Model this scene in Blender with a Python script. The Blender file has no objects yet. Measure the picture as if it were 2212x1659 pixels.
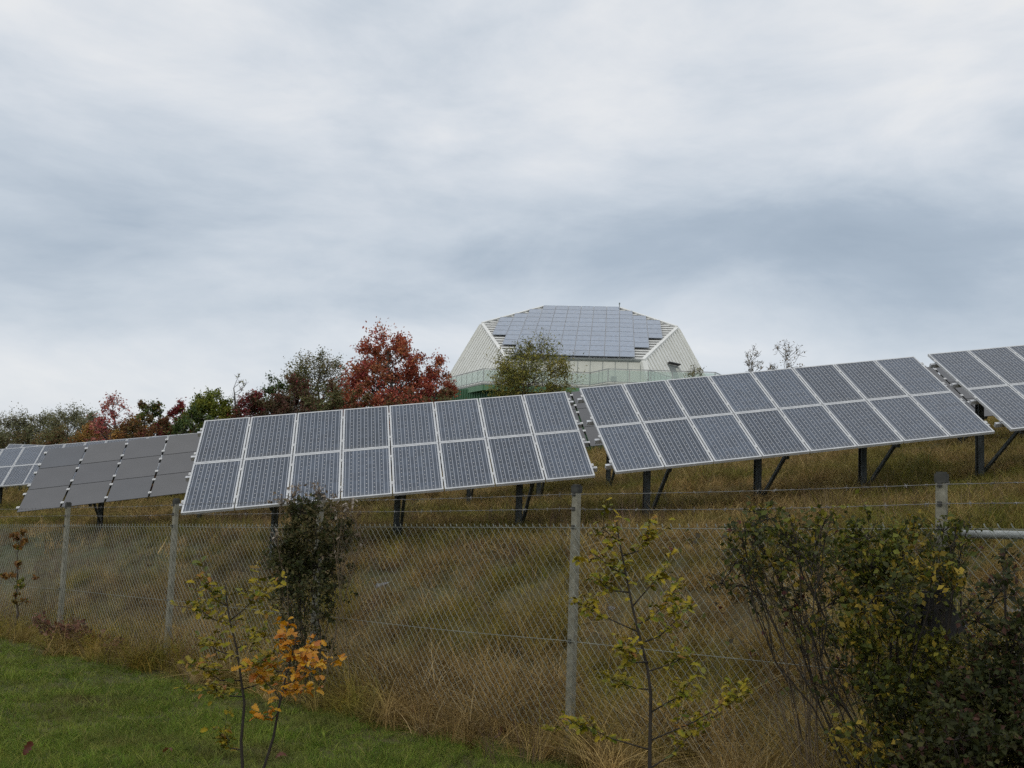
import bpy, math, random
import numpy as np
from mathutils import Matrix, Vector

# ------------------------------------------------------------------ camera, sky, sun, exposure
S = bpy.context.scene
COL = S.collection
EYE = 1.6
PITCH, ROLL, FOC = math.radians(4.6), math.radians(2.0), 2080.0     # FOC: pixels on a 2212 px wide frame
PW, PH = 2212.0, 1659.0


def cam_matrix():
    p, r = PITCH, ROLL
    base = np.array([[1, 0, 0], [0, 0, 1], [0, -1, 0]], float)
    rp = np.array([[1, 0, 0], [0, math.cos(p), -math.sin(p)], [0, math.sin(p), math.cos(p)]])
    rr = np.array([[math.cos(r), math.sin(r), 0], [-math.sin(r), math.cos(r), 0], [0, 0, 1]])
    return rp @ base @ rr


CR = cam_matrix()
cam = bpy.data.cameras.new('camera')
cam.sensor_width = 36
cam.lens = FOC / PW * 36
cam.clip_start = 0.05
cam.clip_end = 6000
camo = bpy.data.objects.new('camera', cam)
COL.objects.link(camo)
M4 = Matrix(((CR[0, 0], -CR[0, 1], -CR[0, 2], 0), (CR[1, 0], -CR[1, 1], -CR[1, 2], 0),
             (CR[2, 0], -CR[2, 1], -CR[2, 2], EYE), (0, 0, 0, 1)))
camo.matrix_world = M4
S.camera = camo

SUN_EL, SUN_AZ = math.radians(38), math.radians(-20)     # sun veiled by cloud, behind the camera
W = bpy.data.worlds.new('World')
S.world = W
W.use_nodes = True
nt = W.node_tree
for n in list(nt.nodes):
    nt.nodes.remove(n)


def N(tree, kind, **kw):
    n = tree.nodes.new(kind)
    for k, v in kw.items():
        if k == 'inp':
            for a, b in v.items():
                n.inputs[a].default_value = b
        else:
            setattr(n, k, v)
    return n


def ramp(tree, stops, interp='LINEAR'):
    n = tree.nodes.new('ShaderNodeValToRGB')
    e = n.color_ramp.elements
    n.color_ramp.interpolation = interp
    while len(e) < len(stops):
        e.new(0.5)
    for i, (p, c) in enumerate(stops):
        e[i].position = p
        e[i].color = (c[0], c[1], c[2], 1) if not isinstance(c, float) else (c, c, c, 1)
    return n


L = nt.links.new
out = N(nt, 'ShaderNodeOutputWorld')
bg = N(nt, 'ShaderNodeBackground', inp={'Strength': 0.1})
sky = N(nt, 'ShaderNodeTexSky', sky_type='NISHITA', sun_disc=False, sun_elevation=SUN_EL, sun_rotation=math.pi - SUN_AZ)
tc = N(nt, 'ShaderNodeTexCoord')
sep = N(nt, 'ShaderNodeSeparateXYZ')
L(tc.outputs['Generated'], sep.inputs[0])
# layer of stratocumulus: streaks that flatten towards the horizon
mp = N(nt, 'ShaderNodeMapping', inp={'Scale': (1.3, 1.3, 3.8), 'Location': (5.3, 1.4, 1.75)})
L(tc.outputs['Generated'], mp.inputs[0])
n1 = N(nt, 'ShaderNodeTexNoise', inp={'Scale': 1.5, 'Detail': 7.0, 'Roughness': 0.52, 'Distortion': 0.3})
L(mp.outputs[0], n1.inputs['Vector'])
mp2 = N(nt, 'ShaderNodeMapping', inp={'Scale': (1.0, 1.0, 2.6), 'Location': (7.7, 2.4, 0.3), 'Rotation': (0.02, 0.04, 0)})
L(tc.outputs['Generated'], mp2.inputs[0])
n2 = N(nt, 'ShaderNodeTexNoise', inp={'Scale': 4.2, 'Detail': 8.0, 'Roughness': 0.6, 'Distortion': 0.35})
L(mp2.outputs[0], n2.inputs['Vector'])
# banks of thicker cloud lie low all round the sky
band = ramp(nt, [(0.0, 0.56), (0.06, 0.68), (0.12, 0.58), (0.20, 0.40), (0.26, 0.42), (0.34, 0.66), (0.44, 0.84), (0.6, 0.84), (1.0, 0.82)], 'B_SPLINE')
L(sep.outputs['Z'], band.inputs[0])


def wmath(op, a, b):
    n = N(nt, 'ShaderNodeMath', operation=op)
    for i, v in enumerate((a, b)):
        if isinstance(v, (int, float)):
            n.inputs[i].default_value = v
        else:
            L(v, n.inputs[i])
    return n.outputs[0]


v = wmath('ADD', wmath('MULTIPLY', n1.outputs['Fac'], 0.8), wmath('MULTIPLY', n2.outputs['Fac'], 0.42))
v = wmath('SUBTRACT', v, 0.61)
v = wmath('ADD', wmath('MULTIPLY', v, 1.75), band.outputs[0])
cl = ramp(nt, [(0.0, (3.5, 4.25, 5.15)), (0.26, (4.25, 5.0, 5.9)), (0.48, (5.65, 6.3, 7.05)), (0.68, (6.95, 7.4, 7.95)), (0.86, (8.1, 8.3, 8.55)), (1.0, (8.9, 8.85, 8.65))])
L(v, cl.inputs[0])
mx = N(nt, 'ShaderNodeMixRGB', inp={'Fac': 0.94})
L(sky.outputs[0], mx.inputs[1])
L(cl.outputs[0], mx.inputs[2])
L(mx.outputs[0], bg.inputs[0])
L(bg.outputs[0], out.inputs[0])

sl = bpy.data.lights.new('sun', 'SUN')
sl.energy = 0.6
sl.angle = math.radians(25)
sl.color = (1.0, 0.96, 0.9)
so = bpy.data.objects.new('sun', sl)
COL.objects.link(so)
sd = Vector((math.sin(SUN_AZ) * math.cos(SUN_EL), -math.cos(SUN_AZ) * math.cos(SUN_EL), math.sin(SUN_EL)))
so.rotation_euler = sd.to_track_quat('Z', 'Y').to_euler()
so.location = sd * 50

vs = S.view_settings
vs.view_transform = 'Standard'
vs.look = 'None'
vs.exposure = 0.0
vs.gamma = 1.0
vs.use_curve_mapping = False
S.cycles.use_denoising = False
S.cycles.use_adaptive_sampling = True
S.cycles.adaptive_threshold = 0.02
S.cycles.max_bounces = 4
S.cycles.diffuse_bounces = 2
S.cycles.glossy_bounces = 2
S.cycles.transparent_max_bounces = 12


def at(u, v, depth):
    """world point seen at photograph position (u, v of 2212 x 1659) that lies `depth` metres ahead"""
    c = CR @ np.array([(u - PW / 2) / FOC, (v - PH / 2) / FOC, 1.0])
    c = c / c[1] * depth
    return np.array([c[0], c[1], c[2] + EYE])


# ------------------------------------------------------------------ helpers
rng = np.random.default_rng(7)


def link(o):
    COL.objects.link(o)
    return o


def tag(o, label, cat, group=None, kind=None):
    if label:
        o['label'] = label
    if cat:
        o['category'] = cat
    if group:
        o['group'] = group
    if kind:
        o['kind'] = kind
    return o


def thing(name, loc, label, cat, group=None):
    o = bpy.data.objects.new(name, None)
    o.empty_display_size = 0.2
    o.location = Vector([float(q) for q in loc])
    link(o)
    return tag(o, label, cat, group)


def wloc(o):
    v = Vector((0, 0, 0))
    while o is not None:
        v = v + o.location
        o = o.parent
    return v


class MB:
    """collects boxes, bars and polygons into one mesh"""

    def __init__(self):
        self.v = []
        self.f = []
        self.m = []
        self.n = 0

    def add(self, verts, faces, mi=0):
        self.v.append(np.asarray(verts, float).reshape(-1, 3))
        for f in faces:
            self.f.append([i + self.n for i in f])
            self.m.append(mi)
        self.n += len(self.v[-1])

    def box(self, c, ax, ay, az, mi=0):
        c, ax, ay, az = (np.asarray(q, float) for q in (c, ax, ay, az))
        vs_ = [c + sx * ax + sy * ay + sz * az for sz in (-1, 1) for sy in (-1, 1) for sx in (-1, 1)]
        self.add(vs_, [(0, 2, 3, 1), (4, 5, 7, 6), (0, 1, 5, 4), (2, 6, 7, 3), (0, 4, 6, 2), (1, 3, 7, 5)], mi)

    def bar(self, p, q, w, h, up=(0, 0, 1), mi=0):
        p, q = np.asarray(p, float), np.asarray(q, float)
        d = q - p
        ln = np.linalg.norm(d)
        d = d / ln
        s = np.cross(d, np.asarray(up, float))
        if np.linalg.norm(s) < 1e-6:
            s = np.cross(d, (0, 1, 0))
        s /= np.linalg.norm(s)
        u = np.cross(s, d)
        self.box((p + q) / 2, d * ln / 2, s * w / 2, u * h / 2, mi)

    def tube(self, pts, rad, sides=5, cap=True, mi=0):
        pts = np.asarray(pts, float)
        n = len(pts)
        rad = np.broadcast_to(np.asarray(rad, float), (n,))
        d = np.gradient(pts, axis=0)
        d /= np.linalg.norm(d, axis=1)[:, None] + 1e-12
        ref = np.array([0, 0, 1.0]) if abs(d[0, 2]) < 0.9 else np.array([1.0, 0, 0])
        s = np.cross(d, ref)
        s /= np.linalg.norm(s, axis=1)[:, None] + 1e-12
        u = np.cross(s, d)
        a = np.arange(sides) * 2 * math.pi / sides
        ring = pts[:, None, :] + rad[:, None, None] * (np.cos(a)[None, :, None] * s[:, None, :] + np.sin(a)[None, :, None] * u[:, None, :])
        fs = []
        for i in range(n - 1):
            for j in range(sides):
                k = (j + 1) % sides
                fs.append((i * sides + j, i * sides + k, (i + 1) * sides + k, (i + 1) * sides + j))
        if cap:
            fs.append(tuple(range(sides))[::-1])
            fs.append(tuple((n - 1) * sides + j for j in range(sides)))
        self.add(ring.reshape(-1, 3), fs, mi)

    def mesh(self, name, mats, origin=(0, 0, 0), smooth=False):
        me = bpy.data.meshes.new(name)
        vv = np.concatenate(self.v) - np.asarray(origin, float)
        me.from_pydata(vv.tolist(), [], self.f)
        for m in (mats if isinstance(mats, (list, tuple)) else [mats]):
            me.materials.append(m)
        if any(self.m):
            me.polygons.foreach_set('material_index', self.m)
        if smooth:
            me.polygons.foreach_set('use_smooth', [True] * len(me.polygons))
        me.update()
        return me

    def build(self, name, mats, parent=None, loc=None, smooth=False):
        """world-coordinate shapes -> object; a child is stored relative to its parent"""
        o0 = np.array(wloc(parent)) if parent is not None else (np.asarray(loc, float) if loc is not None else np.zeros(3))
        me = self.mesh(name, mats, o0, smooth)
        o = bpy.data.objects.new(name, me)
        link(o)
        if parent is not None:
            o.parent = parent
        elif loc is not None:
            o.location = Vector([float(q) for q in loc])
        return o


def inst(name, me, parent, loc, rot3=None):
    """object with shared mesh data, placed in world coordinates under an unrotated parent chain"""
    o = bpy.data.objects.new(name, me)
    link(o)
    o.parent = parent
    p = np.array(wloc(parent)) if parent is not None else np.zeros(3)
    l = np.asarray(loc, float) - p
    if rot3 is None:
        o.location = Vector(l.tolist())
    else:
        m = Matrix([list(map(float, r)) for r in rot3]).to_4x4()
        o.rotation_euler = m.to_euler()
        o.location = Vector(l.tolist())
    return o


# ------------------------------------------------------------------ materials
def mat(name):
    m = bpy.data.materials.new(name)
    m.use_nodes = True
    t = m.node_tree
    b = t.nodes['Principled BSDF']
    return m, t, b


def noisy(name, c1, c2, scale=8.0, rough=0.7, detail=5.0, bump=0.0, metallic=0.0, stretch=(1, 1, 1), spec=0.3, contrast=(0.3, 0.7), coords='Object'):
    m, t, b = mat(name)
    tcn = N(t, 'ShaderNodeTexCoord')
    mpn = N(t, 'ShaderNodeMapping', inp={'Scale': stretch})
    t.links.new(tcn.outputs[coords], mpn.inputs[0])
    no = N(t, 'ShaderNodeTexNoise', inp={'Scale': scale, 'Detail': detail, 'Roughness': 0.6})
    t.links.new(mpn.outputs[0], no.inputs['Vector'])
    r = ramp(t, [(contrast[0], c1), (contrast[1], c2)])
    t.links.new(no.outputs['Fac'], r.inputs[0])
    t.links.new(r.outputs[0], b.inputs['Base Color'])
    b.inputs['Roughness'].default_value = rough
    b.inputs['Metallic'].default_value = metallic
    b.inputs['Specular IOR Level'].default_value = spec
    if bump:
        bn = N(t, 'ShaderNodeBump', inp={'Strength': bump, 'Distance': 0.02})
        t.links.new(no.outputs['Fac'], bn.inputs['Height'])
        t.links.new(bn.outputs[0], b.inputs['Normal'])
    return m


MT = {}
MT['frame'] = noisy('module_frame', (0.54, 0.55, 0.56), (0.70, 0.71, 0.71), 3, 0.5, metallic=0.25)
MT['seam'] = noisy('roof_module_frame', (0.34, 0.37, 0.42), (0.42, 0.45, 0.49), 3, 0.45)
MT['alu'] = noisy('aluminium', (0.55, 0.56, 0.58), (0.75, 0.76, 0.77), 6, 0.4, metallic=0.5)
MT['clamp'] = noisy('clamp_metal', (0.58, 0.58, 0.57), (0.72, 0.72, 0.71), 6, 0.4, metallic=0.2)
MT['steel'] = noisy('galvanised_steel', (0.045, 0.052, 0.05), (0.12, 0.13, 0.125), 9, 0.55, metallic=0.4, bump=0.1, stretch=(1, 1, 0.3))
MT['concrete'] = noisy('concrete', (0.16, 0.155, 0.115), (0.30, 0.285, 0.225), 14, 0.9, bump=0.4, detail=8)
MT['cap'] = noisy('post_cap', (0.03, 0.03, 0.028), (0.08, 0.08, 0.07), 20, 0.9)
MT['wire'] = noisy('galvanised_wire', (0.15, 0.16, 0.135), (0.29, 0.305, 0.265), 3, 0.55, metallic=0.3)
MT['rustwire'] = noisy('barbed_wire_metal', (0.13, 0.12, 0.11), (0.28, 0.28, 0.27), 7, 0.6, metallic=0.4)
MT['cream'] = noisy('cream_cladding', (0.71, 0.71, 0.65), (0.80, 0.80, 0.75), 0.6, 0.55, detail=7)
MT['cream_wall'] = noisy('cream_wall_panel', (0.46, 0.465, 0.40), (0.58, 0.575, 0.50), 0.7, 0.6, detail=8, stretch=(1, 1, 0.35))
MT['trim'] = noisy('roof_trim', (0.72, 0.72, 0.68), (0.84, 0.84, 0.80), 1.0, 0.5)
MT['dark'] = noisy('dark_underlay', (0.03, 0.03, 0.035), (0.07, 0.07, 0.07), 2, 0.8)
MT['green'] = noisy('green_wall', (0.045, 0.115, 0.06), (0.075, 0.17, 0.09), 0.8, 0.6, detail=7, stretch=(1, 1, 0.3))
MT['green_fascia'] = noisy('green_fascia', (0.11, 0.23, 0.13), (0.17, 0.31, 0.18), 0.8, 0.55)
MT['deck'] = noisy('deck_slab', (0.35, 0.36, 0.34), (0.45, 0.46, 0.43), 2, 0.8)
MT['rail'] = noisy('rail_metal', (0.32, 0.34, 0.33), (0.46, 0.48, 0.46), 3, 0.5, metallic=0.35)
MT['vent'] = noisy('vent_grille', (0.16, 0.18, 0.17), (0.25, 0.27, 0.25), 5, 0.6)
MT['board'] = noisy('dark_board', (0.018, 0.018, 0.018), (0.045, 0.042, 0.04), 9, 0.8)
MT['stone'] = noisy('pale_stone', (0.16, 0.175, 0.19), (0.34, 0.36, 0.38), 9, 0.85, bump=0.3)
MT['cable'] = noisy('black_plastic', (0.015, 0.015, 0.016), (0.03, 0.03, 0.03), 9, 0.6)


def bark(name, c1, c2, s=30):
    return noisy(name, c1, c2, s, 0.9, bump=0.5, stretch=(1, 1, 0.25))


MT['bark'] = bark('bark_grey_brown', (0.045, 0.036, 0.028), (0.12, 0.10, 0.08), 12)
MT['bark_dark'] = bark('bark_dark', (0.022, 0.018, 0.014), (0.06, 0.05, 0.04))
MT['bark_grey'] = bark('bark_grey', (0.10, 0.095, 0.085), (0.19, 0.18, 0.165), 12)
MT['twig_tan'] = bark('bark_tan', (0.10, 0.075, 0.05), (0.22, 0.17, 0.11))

# glass pane of the walkway railing
m, t, b = mat('railing_glass')
tr = N(t, 'ShaderNodeBsdfTransparent', inp={'Color': (0.90, 0.96, 0.92, 1)})
b.inputs['Base Color'].default_value = (0.64, 0.70, 0.67, 1)
b.inputs['Roughness'].default_value = 0.15
ms = N(t, 'ShaderNodeMixShader', inp={'Fac': 0.34})
t.links.new(tr.outputs[0], ms.inputs[1])
t.links.new(b.outputs[0], ms.inputs[2])
t.links.new(ms.outputs[0], t.nodes['Material Output'].inputs[0])
MT['glass'] = m


def cell_material(name, cell, gap, bus, dot, dotr, busw, rough, spread=0.52):
    """UV counts cells: busbar lines, white diamonds at the cell corners, slightly uneven cells"""
    m, t, b = mat(name)
    l = t.links.new
    uv = N(t, 'ShaderNodeUVMap')
    se = N(t, 'ShaderNodeSeparateXYZ')
    l(uv.outputs[0], se.inputs[0])

    def mm(op, a, bb=None, c=None):
        n = N(t, 'ShaderNodeMath', operation=op)
        for i, q in enumerate((a, bb, c)):
            if q is None:
                continue
            if isinstance(q, (int, float)):
                n.inputs[i].default_value = q
            else:
                l(q, n.inputs[i])
        return n.outputs[0]
    fu, fv = mm('FRACT', se.outputs[0]), mm('FRACT', se.outputs[1])
    du = mm('SUBTRACT', 0.5, mm('ABSOLUTE', mm('SUBTRACT', fu, 0.5)))     # distance to cell edge
    dv = mm('SUBTRACT', 0.5, mm('ABSOLUTE', mm('SUBTRACT', fv, 0.5)))
    corner = mm('LESS_THAN', mm('ADD', du, dv), dotr)
    edge = mm('LESS_THAN', mm('MINIMUM', du, dv), 0.018)
    busl = mm('LESS_THAN', mm('ABSOLUTE', mm('SUBTRACT', du, 0.25)), busw)
    wn = N(t, 'ShaderNodeTexWhiteNoise', noise_dimensions='3D')
    fl = N(t, 'ShaderNodeVectorMath', operation='FLOOR')
    l(uv.outputs[0], fl.inputs[0])
    oi = N(t, 'ShaderNodeObjectInfo')
    cx = N(t, 'ShaderNodeCombineXYZ')
    l(oi.outputs['Random'], cx.inputs[2])
    ad = N(t, 'ShaderNodeVectorMath', operation='ADD')
    l(fl.outputs[0], ad.inputs[0])
    l(cx.outputs[0], ad.inputs[1])
    l(ad.outputs[0], wn.inputs['Vector'])
    hs = N(t, 'ShaderNodeHueSaturation', inp={'Color': (*cell, 1)})
    l(mm('ADD', 0.82, mm('MULTIPLY', wn.outputs['Value'], 0.36)), hs.inputs['Value'])
    col = hs.outputs[0]
    # whole modules differ a little too
    hs2 = N(t, 'ShaderNodeHueSaturation')
    l(col, hs2.inputs['Color'])
    l(mm('ADD', 1.0 - spread / 2, mm('MULTIPLY', oi.outputs['Random'], spread)), hs2.inputs['Value'])
    col = hs2.outputs[0]
    for fac, cc in ((edge, gap), (busl, bus), (corner, dot)):
        mxn = N(t, 'ShaderNodeMixRGB', inp={'Color2': (*cc, 1)})
        l(fac, mxn.inputs[0])
        l(col, mxn.inputs[1])
        col = mxn.outputs[0]
    dn = N(t, 'ShaderNodeTexNoise', inp={'Scale': 2.2, 'Detail': 5.0})
    l(uv.outputs[0], dn.inputs['Vector'])
    dm_ = N(t, 'ShaderNodeMapRange', inp={1: 1.1, 2: 0.0, 3: 0.0, 4: 0.42})
    l(se.outputs[1], dm_.inputs[0])
    dmx = N(t, 'ShaderNodeMixRGB', inp={'Color2': (0.30, 0.29, 0.26, 1)})
    l(mm('MULTIPLY', dm_.outputs[0], dn.outputs['Fac']), dmx.inputs[0])
    l(col, dmx.inputs[1])
    col = dmx.outputs[0]
    l(col, b.inputs['Base Color'])
    b.inputs['Roughness'].default_value = rough
    b.inputs['Specular IOR Level'].default_value = 0.5
    # faint dust film on the glass
    no = N(t, 'ShaderNodeTexNoise', inp={'Scale': 1.3, 'Detail': 6.0})
    rr = ramp(t, [(0.3, max(0.02, rough - 0.08)), (0.75, rough + 0.12)])
    tcn = N(t, 'ShaderNodeTexCoord')
    l(tcn.outputs['Object'], no.inputs['Vector'])
    l(no.outputs['Fac'], rr.inputs[0])
    l(rr.outputs[0], b.inputs['Roughness'])
    return m


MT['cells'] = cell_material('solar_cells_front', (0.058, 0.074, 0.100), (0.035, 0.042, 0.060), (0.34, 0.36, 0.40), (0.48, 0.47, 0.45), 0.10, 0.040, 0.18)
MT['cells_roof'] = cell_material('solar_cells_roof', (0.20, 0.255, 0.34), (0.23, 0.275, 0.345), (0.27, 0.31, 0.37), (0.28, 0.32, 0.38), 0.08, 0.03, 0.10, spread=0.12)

m, t, b = mat('thin_film_glass')
oi = N(t, 'ShaderNodeObjectInfo')
r = ramp(t, [(0.0, (0.100, 0.100, 0.106)), (0.5, (0.114, 0.112, 0.113)), (1.0, (0.094, 0.099, 0.110))])
t.links.new(oi.outputs['Random'], r.inputs[0])
no = N(t, 'ShaderNodeTexNoise', inp={'Scale': 1.1, 'Detail': 5.0})
tcn = N(t, 'ShaderNodeTexCoord')
t.links.new(tcn.outputs['Object'], no.inputs['Vector'])
mxn = N(t, 'ShaderNodeMixRGB', blend_type='MULTIPLY', inp={'Fac': 0.5})
rr = ramp(t, [(0.3, 0.75), (0.7, 1.1)])
t.links.new(no.outputs['Fac'], rr.inputs[0])
t.links.new(r.outputs[0], mxn.inputs[1])
t.links.new(rr.outputs[0], mxn.inputs[2])
t.links.new(mxn.outputs[0], b.inputs['Base Color'])
b.inputs['Roughness'].default_value = 0.24
MT['film'] = m


def leaf_material(name, rough=0.6, trans=0.3):
    """colour comes from the per-leaf attribute"""
    m, t, b = mat(name)
    a = N(t, 'ShaderNodeAttribute', attribute_name='leaf')
    t.links.new(a.outputs['Color'], b.inputs['Base Color'])
    b.inputs['Roughness'].default_value = rough
    b.inputs['Specular IOR Level'].default_value = 0.25
    tl = N(t, 'ShaderNodeBsdfTranslucent')
    t.links.new(a.outputs['Color'], tl.inputs['Color'])
    ms = N(t, 'ShaderNodeMixShader', inp={'Fac': trans})
    t.links.new(b.outputs[0], ms.inputs[1])
    t.links.new(tl.outputs[0], ms.inputs[2])
    t.links.new(ms.outputs[0], t.nodes['Material Output'].inputs[0])
    return m


MT['leaf'] = leaf_material('leaf')


def oak_material(name, cols):
    """each leaf object takes its own autumn colour"""
    m, t, b = mat(name)
    oi = N(t, 'ShaderNodeObjectInfo')
    r = ramp(t, [(i / (len(cols) - 1), c) for i, c in enumerate(cols)])
    t.links.new(oi.outputs['Random'], r.inputs[0])
    tcn = N(t, 'ShaderNodeTexCoord')
    no = N(t, 'ShaderNodeTexNoise', inp={'Scale': 22.0, 'Detail': 4.0})
    t.links.new(tcn.outputs['Object'], no.inputs['Vector'])
    rr = ramp(t, [(0.35, (0.62, 0.48, 0.3)), (0.6, (1, 1, 1))])
    t.links.new(no.outputs['Fac'], rr.inputs[0])
    mxn = N(t, 'ShaderNodeMixRGB', blend_type='MULTIPLY', inp={'Fac': 0.6})
    t.links.new(r.outputs[0], mxn.inputs[1])
    t.links.new(rr.outputs[0], mxn.inputs[2])
    t.links.new(mxn.outputs[0], b.inputs['Base Color'])
    b.inputs['Roughness'].default_value = 0.5
    tl = N(t, 'ShaderNodeBsdfTranslucent')
    t.links.new(mxn.outputs[0], tl.inputs['Color'])
    ms = N(t, 'ShaderNodeMixShader', inp={'Fac': 0.3})
    t.links.new(b.outputs[0], ms.inputs[1])
    t.links.new(tl.outputs[0], ms.inputs[2])
    t.links.new(ms.outputs[0], t.nodes['Material Output'].inputs[0])
    return m


MT['oak_green'] = oak_material('oak_leaf_green', [(0.075, 0.11, 0.008), (0.14, 0.17, 0.012), (0.34, 0.26, 0.014), (0.10, 0.135, 0.010), (0.38, 0.16, 0.016), (0.21, 0.20, 0.013), (0.30, 0.21, 0.014)])
MT['oak_orange'] = oak_material('oak_leaf_orange', [(0.60, 0.25, 0.008), (0.68, 0.36, 0.012), (0.46, 0.14, 0.008), (0.72, 0.42, 0.015), (0.58, 0.26, 0.008)])
MT['oak_mass'] = noisy('oak_leaf_mass', (0.085, 0.115, 0.009), (0.32, 0.23, 0.014), 18, 0.6, contrast=(0.35, 0.62), spec=0.15)
MT['fallen'] = oak_material('fallen_leaf', [(0.13, 0.035, 0.018), (0.17, 0.06, 0.025), (0.09, 0.04, 0.02)])


def grass_material(name, cols, sat, patch_cols=None, patch_scale=0.3, patch=(0.45, 0.6)):
    m, t, b = mat(name)
    oi = N(t, 'ShaderNodeObjectInfo')
    ge = N(t, 'ShaderNodeNewGeometry')
    a = N(t, 'ShaderNodeAttribute', attribute_name='blade')

    def pal(cs):
        ad = N(t, 'ShaderNodeMath', operation='ADD')
        t.links.new(oi.outputs['Random'], ad.inputs[0])
        t.links.new(a.outputs['Fac'], ad.inputs[1])
        fr = N(t, 'ShaderNodeMath', operation='FRACT')
        t.links.new(ad.outputs[0], fr.inputs[0])
        r = ramp(t, [(i / (len(cs) - 1), c) for i, c in enumerate(cs)])
        t.links.new(fr.outputs[0], r.inputs[0])
        return r.outputs[0]
    col = pal(cols)
    if patch_cols:
        no = N(t, 'ShaderNodeTexNoise', inp={'Scale': patch_scale, 'Detail': 4.0, 'Roughness': 0.6})
        t.links.new(ge.outputs['Position'], no.inputs['Vector'])
        rr = ramp(t, [(patch[0], 0.0), (patch[1], 1.0)])
        t.links.new(no.outputs['Fac'], rr.inputs[0])
        mxn = N(t, 'ShaderNodeMixRGB')
        t.links.new(rr.outputs[0], mxn.inputs[0])
        t.links.new(col, mxn.inputs[1])
        t.links.new(pal(patch_cols), mxn.inputs[2])
        col = mxn.outputs[0]
    mu = N(t, 'ShaderNodeMath', operation='MULTIPLY', inp={1: 37.73})
    t.links.new(oi.outputs['Random'], mu.inputs[0])
    fr2 = N(t, 'ShaderNodeMath', operation='FRACT')
    t.links.new(mu.outputs[0], fr2.inputs[0])
    mr = N(t, 'ShaderNodeMapRange', inp={3: 0.42, 4: 1.4})
    t.links.new(fr2.outputs[0], mr.inputs[0])
    hv = N(t, 'ShaderNodeHueSaturation', inp={'Saturation': sat})
    t.links.new(mr.outputs[0], hv.inputs['Value'])
    t.links.new(col, hv.inputs['Color'])
    col = hv.outputs[0]
    t.links.new(col, b.inputs['Base Color'])
    b.inputs['Roughness'].default_value = 0.7
    b.inputs['Specular IOR Level'].default_value = 0.2
    tl = N(t, 'ShaderNodeBsdfTranslucent')
    t.links.new(col, tl.inputs['Color'])
    ms = N(t, 'ShaderNodeMixShader', inp={'Fac': 0.25})
    t.links.new(b.outputs[0], ms.inputs[1])
    t.links.new(tl.outputs[0], ms.inputs[2])
    t.links.new(ms.outputs[0], t.nodes['Material Output'].inputs[0])
    return m


GREENS = [(0.10, 0.17, 0.016), (0.17, 0.26, 0.028), (0.065, 0.115, 0.012), (0.28, 0.31, 0.05), (0.12, 0.19, 0.018), (0.38, 0.33, 0.10)]
DRY = [(0.32, 0.21, 0.068), (0.53, 0.38, 0.16), (0.15, 0.09, 0.032), (0.39, 0.255, 0.085), (0.11, 0.082, 0.026), (0.66, 0.51, 0.27)]
OLIVE = [(0.20, 0.19, 0.028), (0.34, 0.27, 0.055), (0.11, 0.125, 0.018), (0.36, 0.23, 0.05), (0.17, 0.17, 0.024)]
MT['lawn'] = grass_material('lawn_blades', GREENS, 1.0, [(0.24, 0.20, 0.07), (0.13, 0.16, 0.035), (0.18, 0.13, 0.05), (0.10, 0.14, 0.025)], 0.9, (0.52, 0.68))
MT['dry'] = grass_material('dry_grass_blades', DRY, 1.02, OLIVE, 0.6, (0.465, 0.57))
MT['field'] = grass_material('field_grass_blades', DRY[:5] + OLIVE[:1], 0.98, [(0.14, 0.15, 0.022), (0.22, 0.185, 0.034), (0.085, 0.105, 0.018), (0.27, 0.18, 0.045)], 0.3, (0.47, 0.58))
MT['weed'] = grass_material('dead_weed_stems', [(0.13, 0.08, 0.06), (0.20, 0.13, 0.09), (0.08, 0.05, 0.04), (0.28, 0.20, 0.13)], 1.0)

m, t, b = mat('soil_and_turf')
ge = N(t, 'ShaderNodeNewGeometry')
na = N(t, 'ShaderNodeTexNoise', inp={'Scale': 0.35, 'Detail': 8.0, 'Roughness': 0.65})
nb = N(t, 'ShaderNodeTexNoise', inp={'Scale': 7.0, 'Detail': 6.0, 'Roughness': 0.7})
t.links.new(ge.outputs['Position'], na.inputs['Vector'])
t.links.new(ge.outputs['Position'], nb.inputs['Vector'])
ra = ramp(t, [(0.35, (0.075, 0.055, 0.018)), (0.5, (0.085, 0.072, 0.020)), (0.65, (0.050, 0.062, 0.014))])
rb = ramp(t, [(0.3, 0.55), (0.7, 1.25)])
t.links.new(na.outputs['Fac'], ra.inputs[0])
t.links.new(nb.outputs['Fac'], rb.inputs[0])
mxn = N(t, 'ShaderNodeMixRGB', blend_type='MULTIPLY', inp={'Fac': 1.0})
t.links.new(ra.outputs[0], mxn.inputs[1])
t.links.new(rb.outputs[0], mxn.inputs[2])
t.links.new(mxn.outputs[0], b.inputs['Base Color'])
b.inputs['Roughness'].default_value = 0.95
bn = N(t, 'ShaderNodeBump', inp={'Strength': 0.6, 'Distance': 0.05})
t.links.new(nb.outputs['Fac'], bn.inputs['Height'])
t.links.new(bn.outputs[0], b.inputs['Normal'])
MT['soil'] = m

# ------------------------------------------------------------------ ground
FP0 = np.array([2.74, 6.12])           # fence post nearest the camera
FT = np.array([-2.26, 2.04])           # step from post to post
FT_L = np.linalg.norm(FT)
FTn = FT / FT_L
FN = np.array([0.67, 0.742])           # away from the camera


def lump(x, y, f, ph):
    return (np.sin(x * f + ph) * np.cos(y * f * 1.13 - ph * 1.7) + 0.5 * np.sin(x * f * 2.3 - y * f * 1.7 + ph * 2.1)) / 1.5


def fence_sl(x, y):
    return (x - FP0[0]) * FN[0] + (y - FP0[1]) * FN[1], (x - FP0[0]) * FTn[0] + (y - FP0[1]) * FTn[1]


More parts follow.
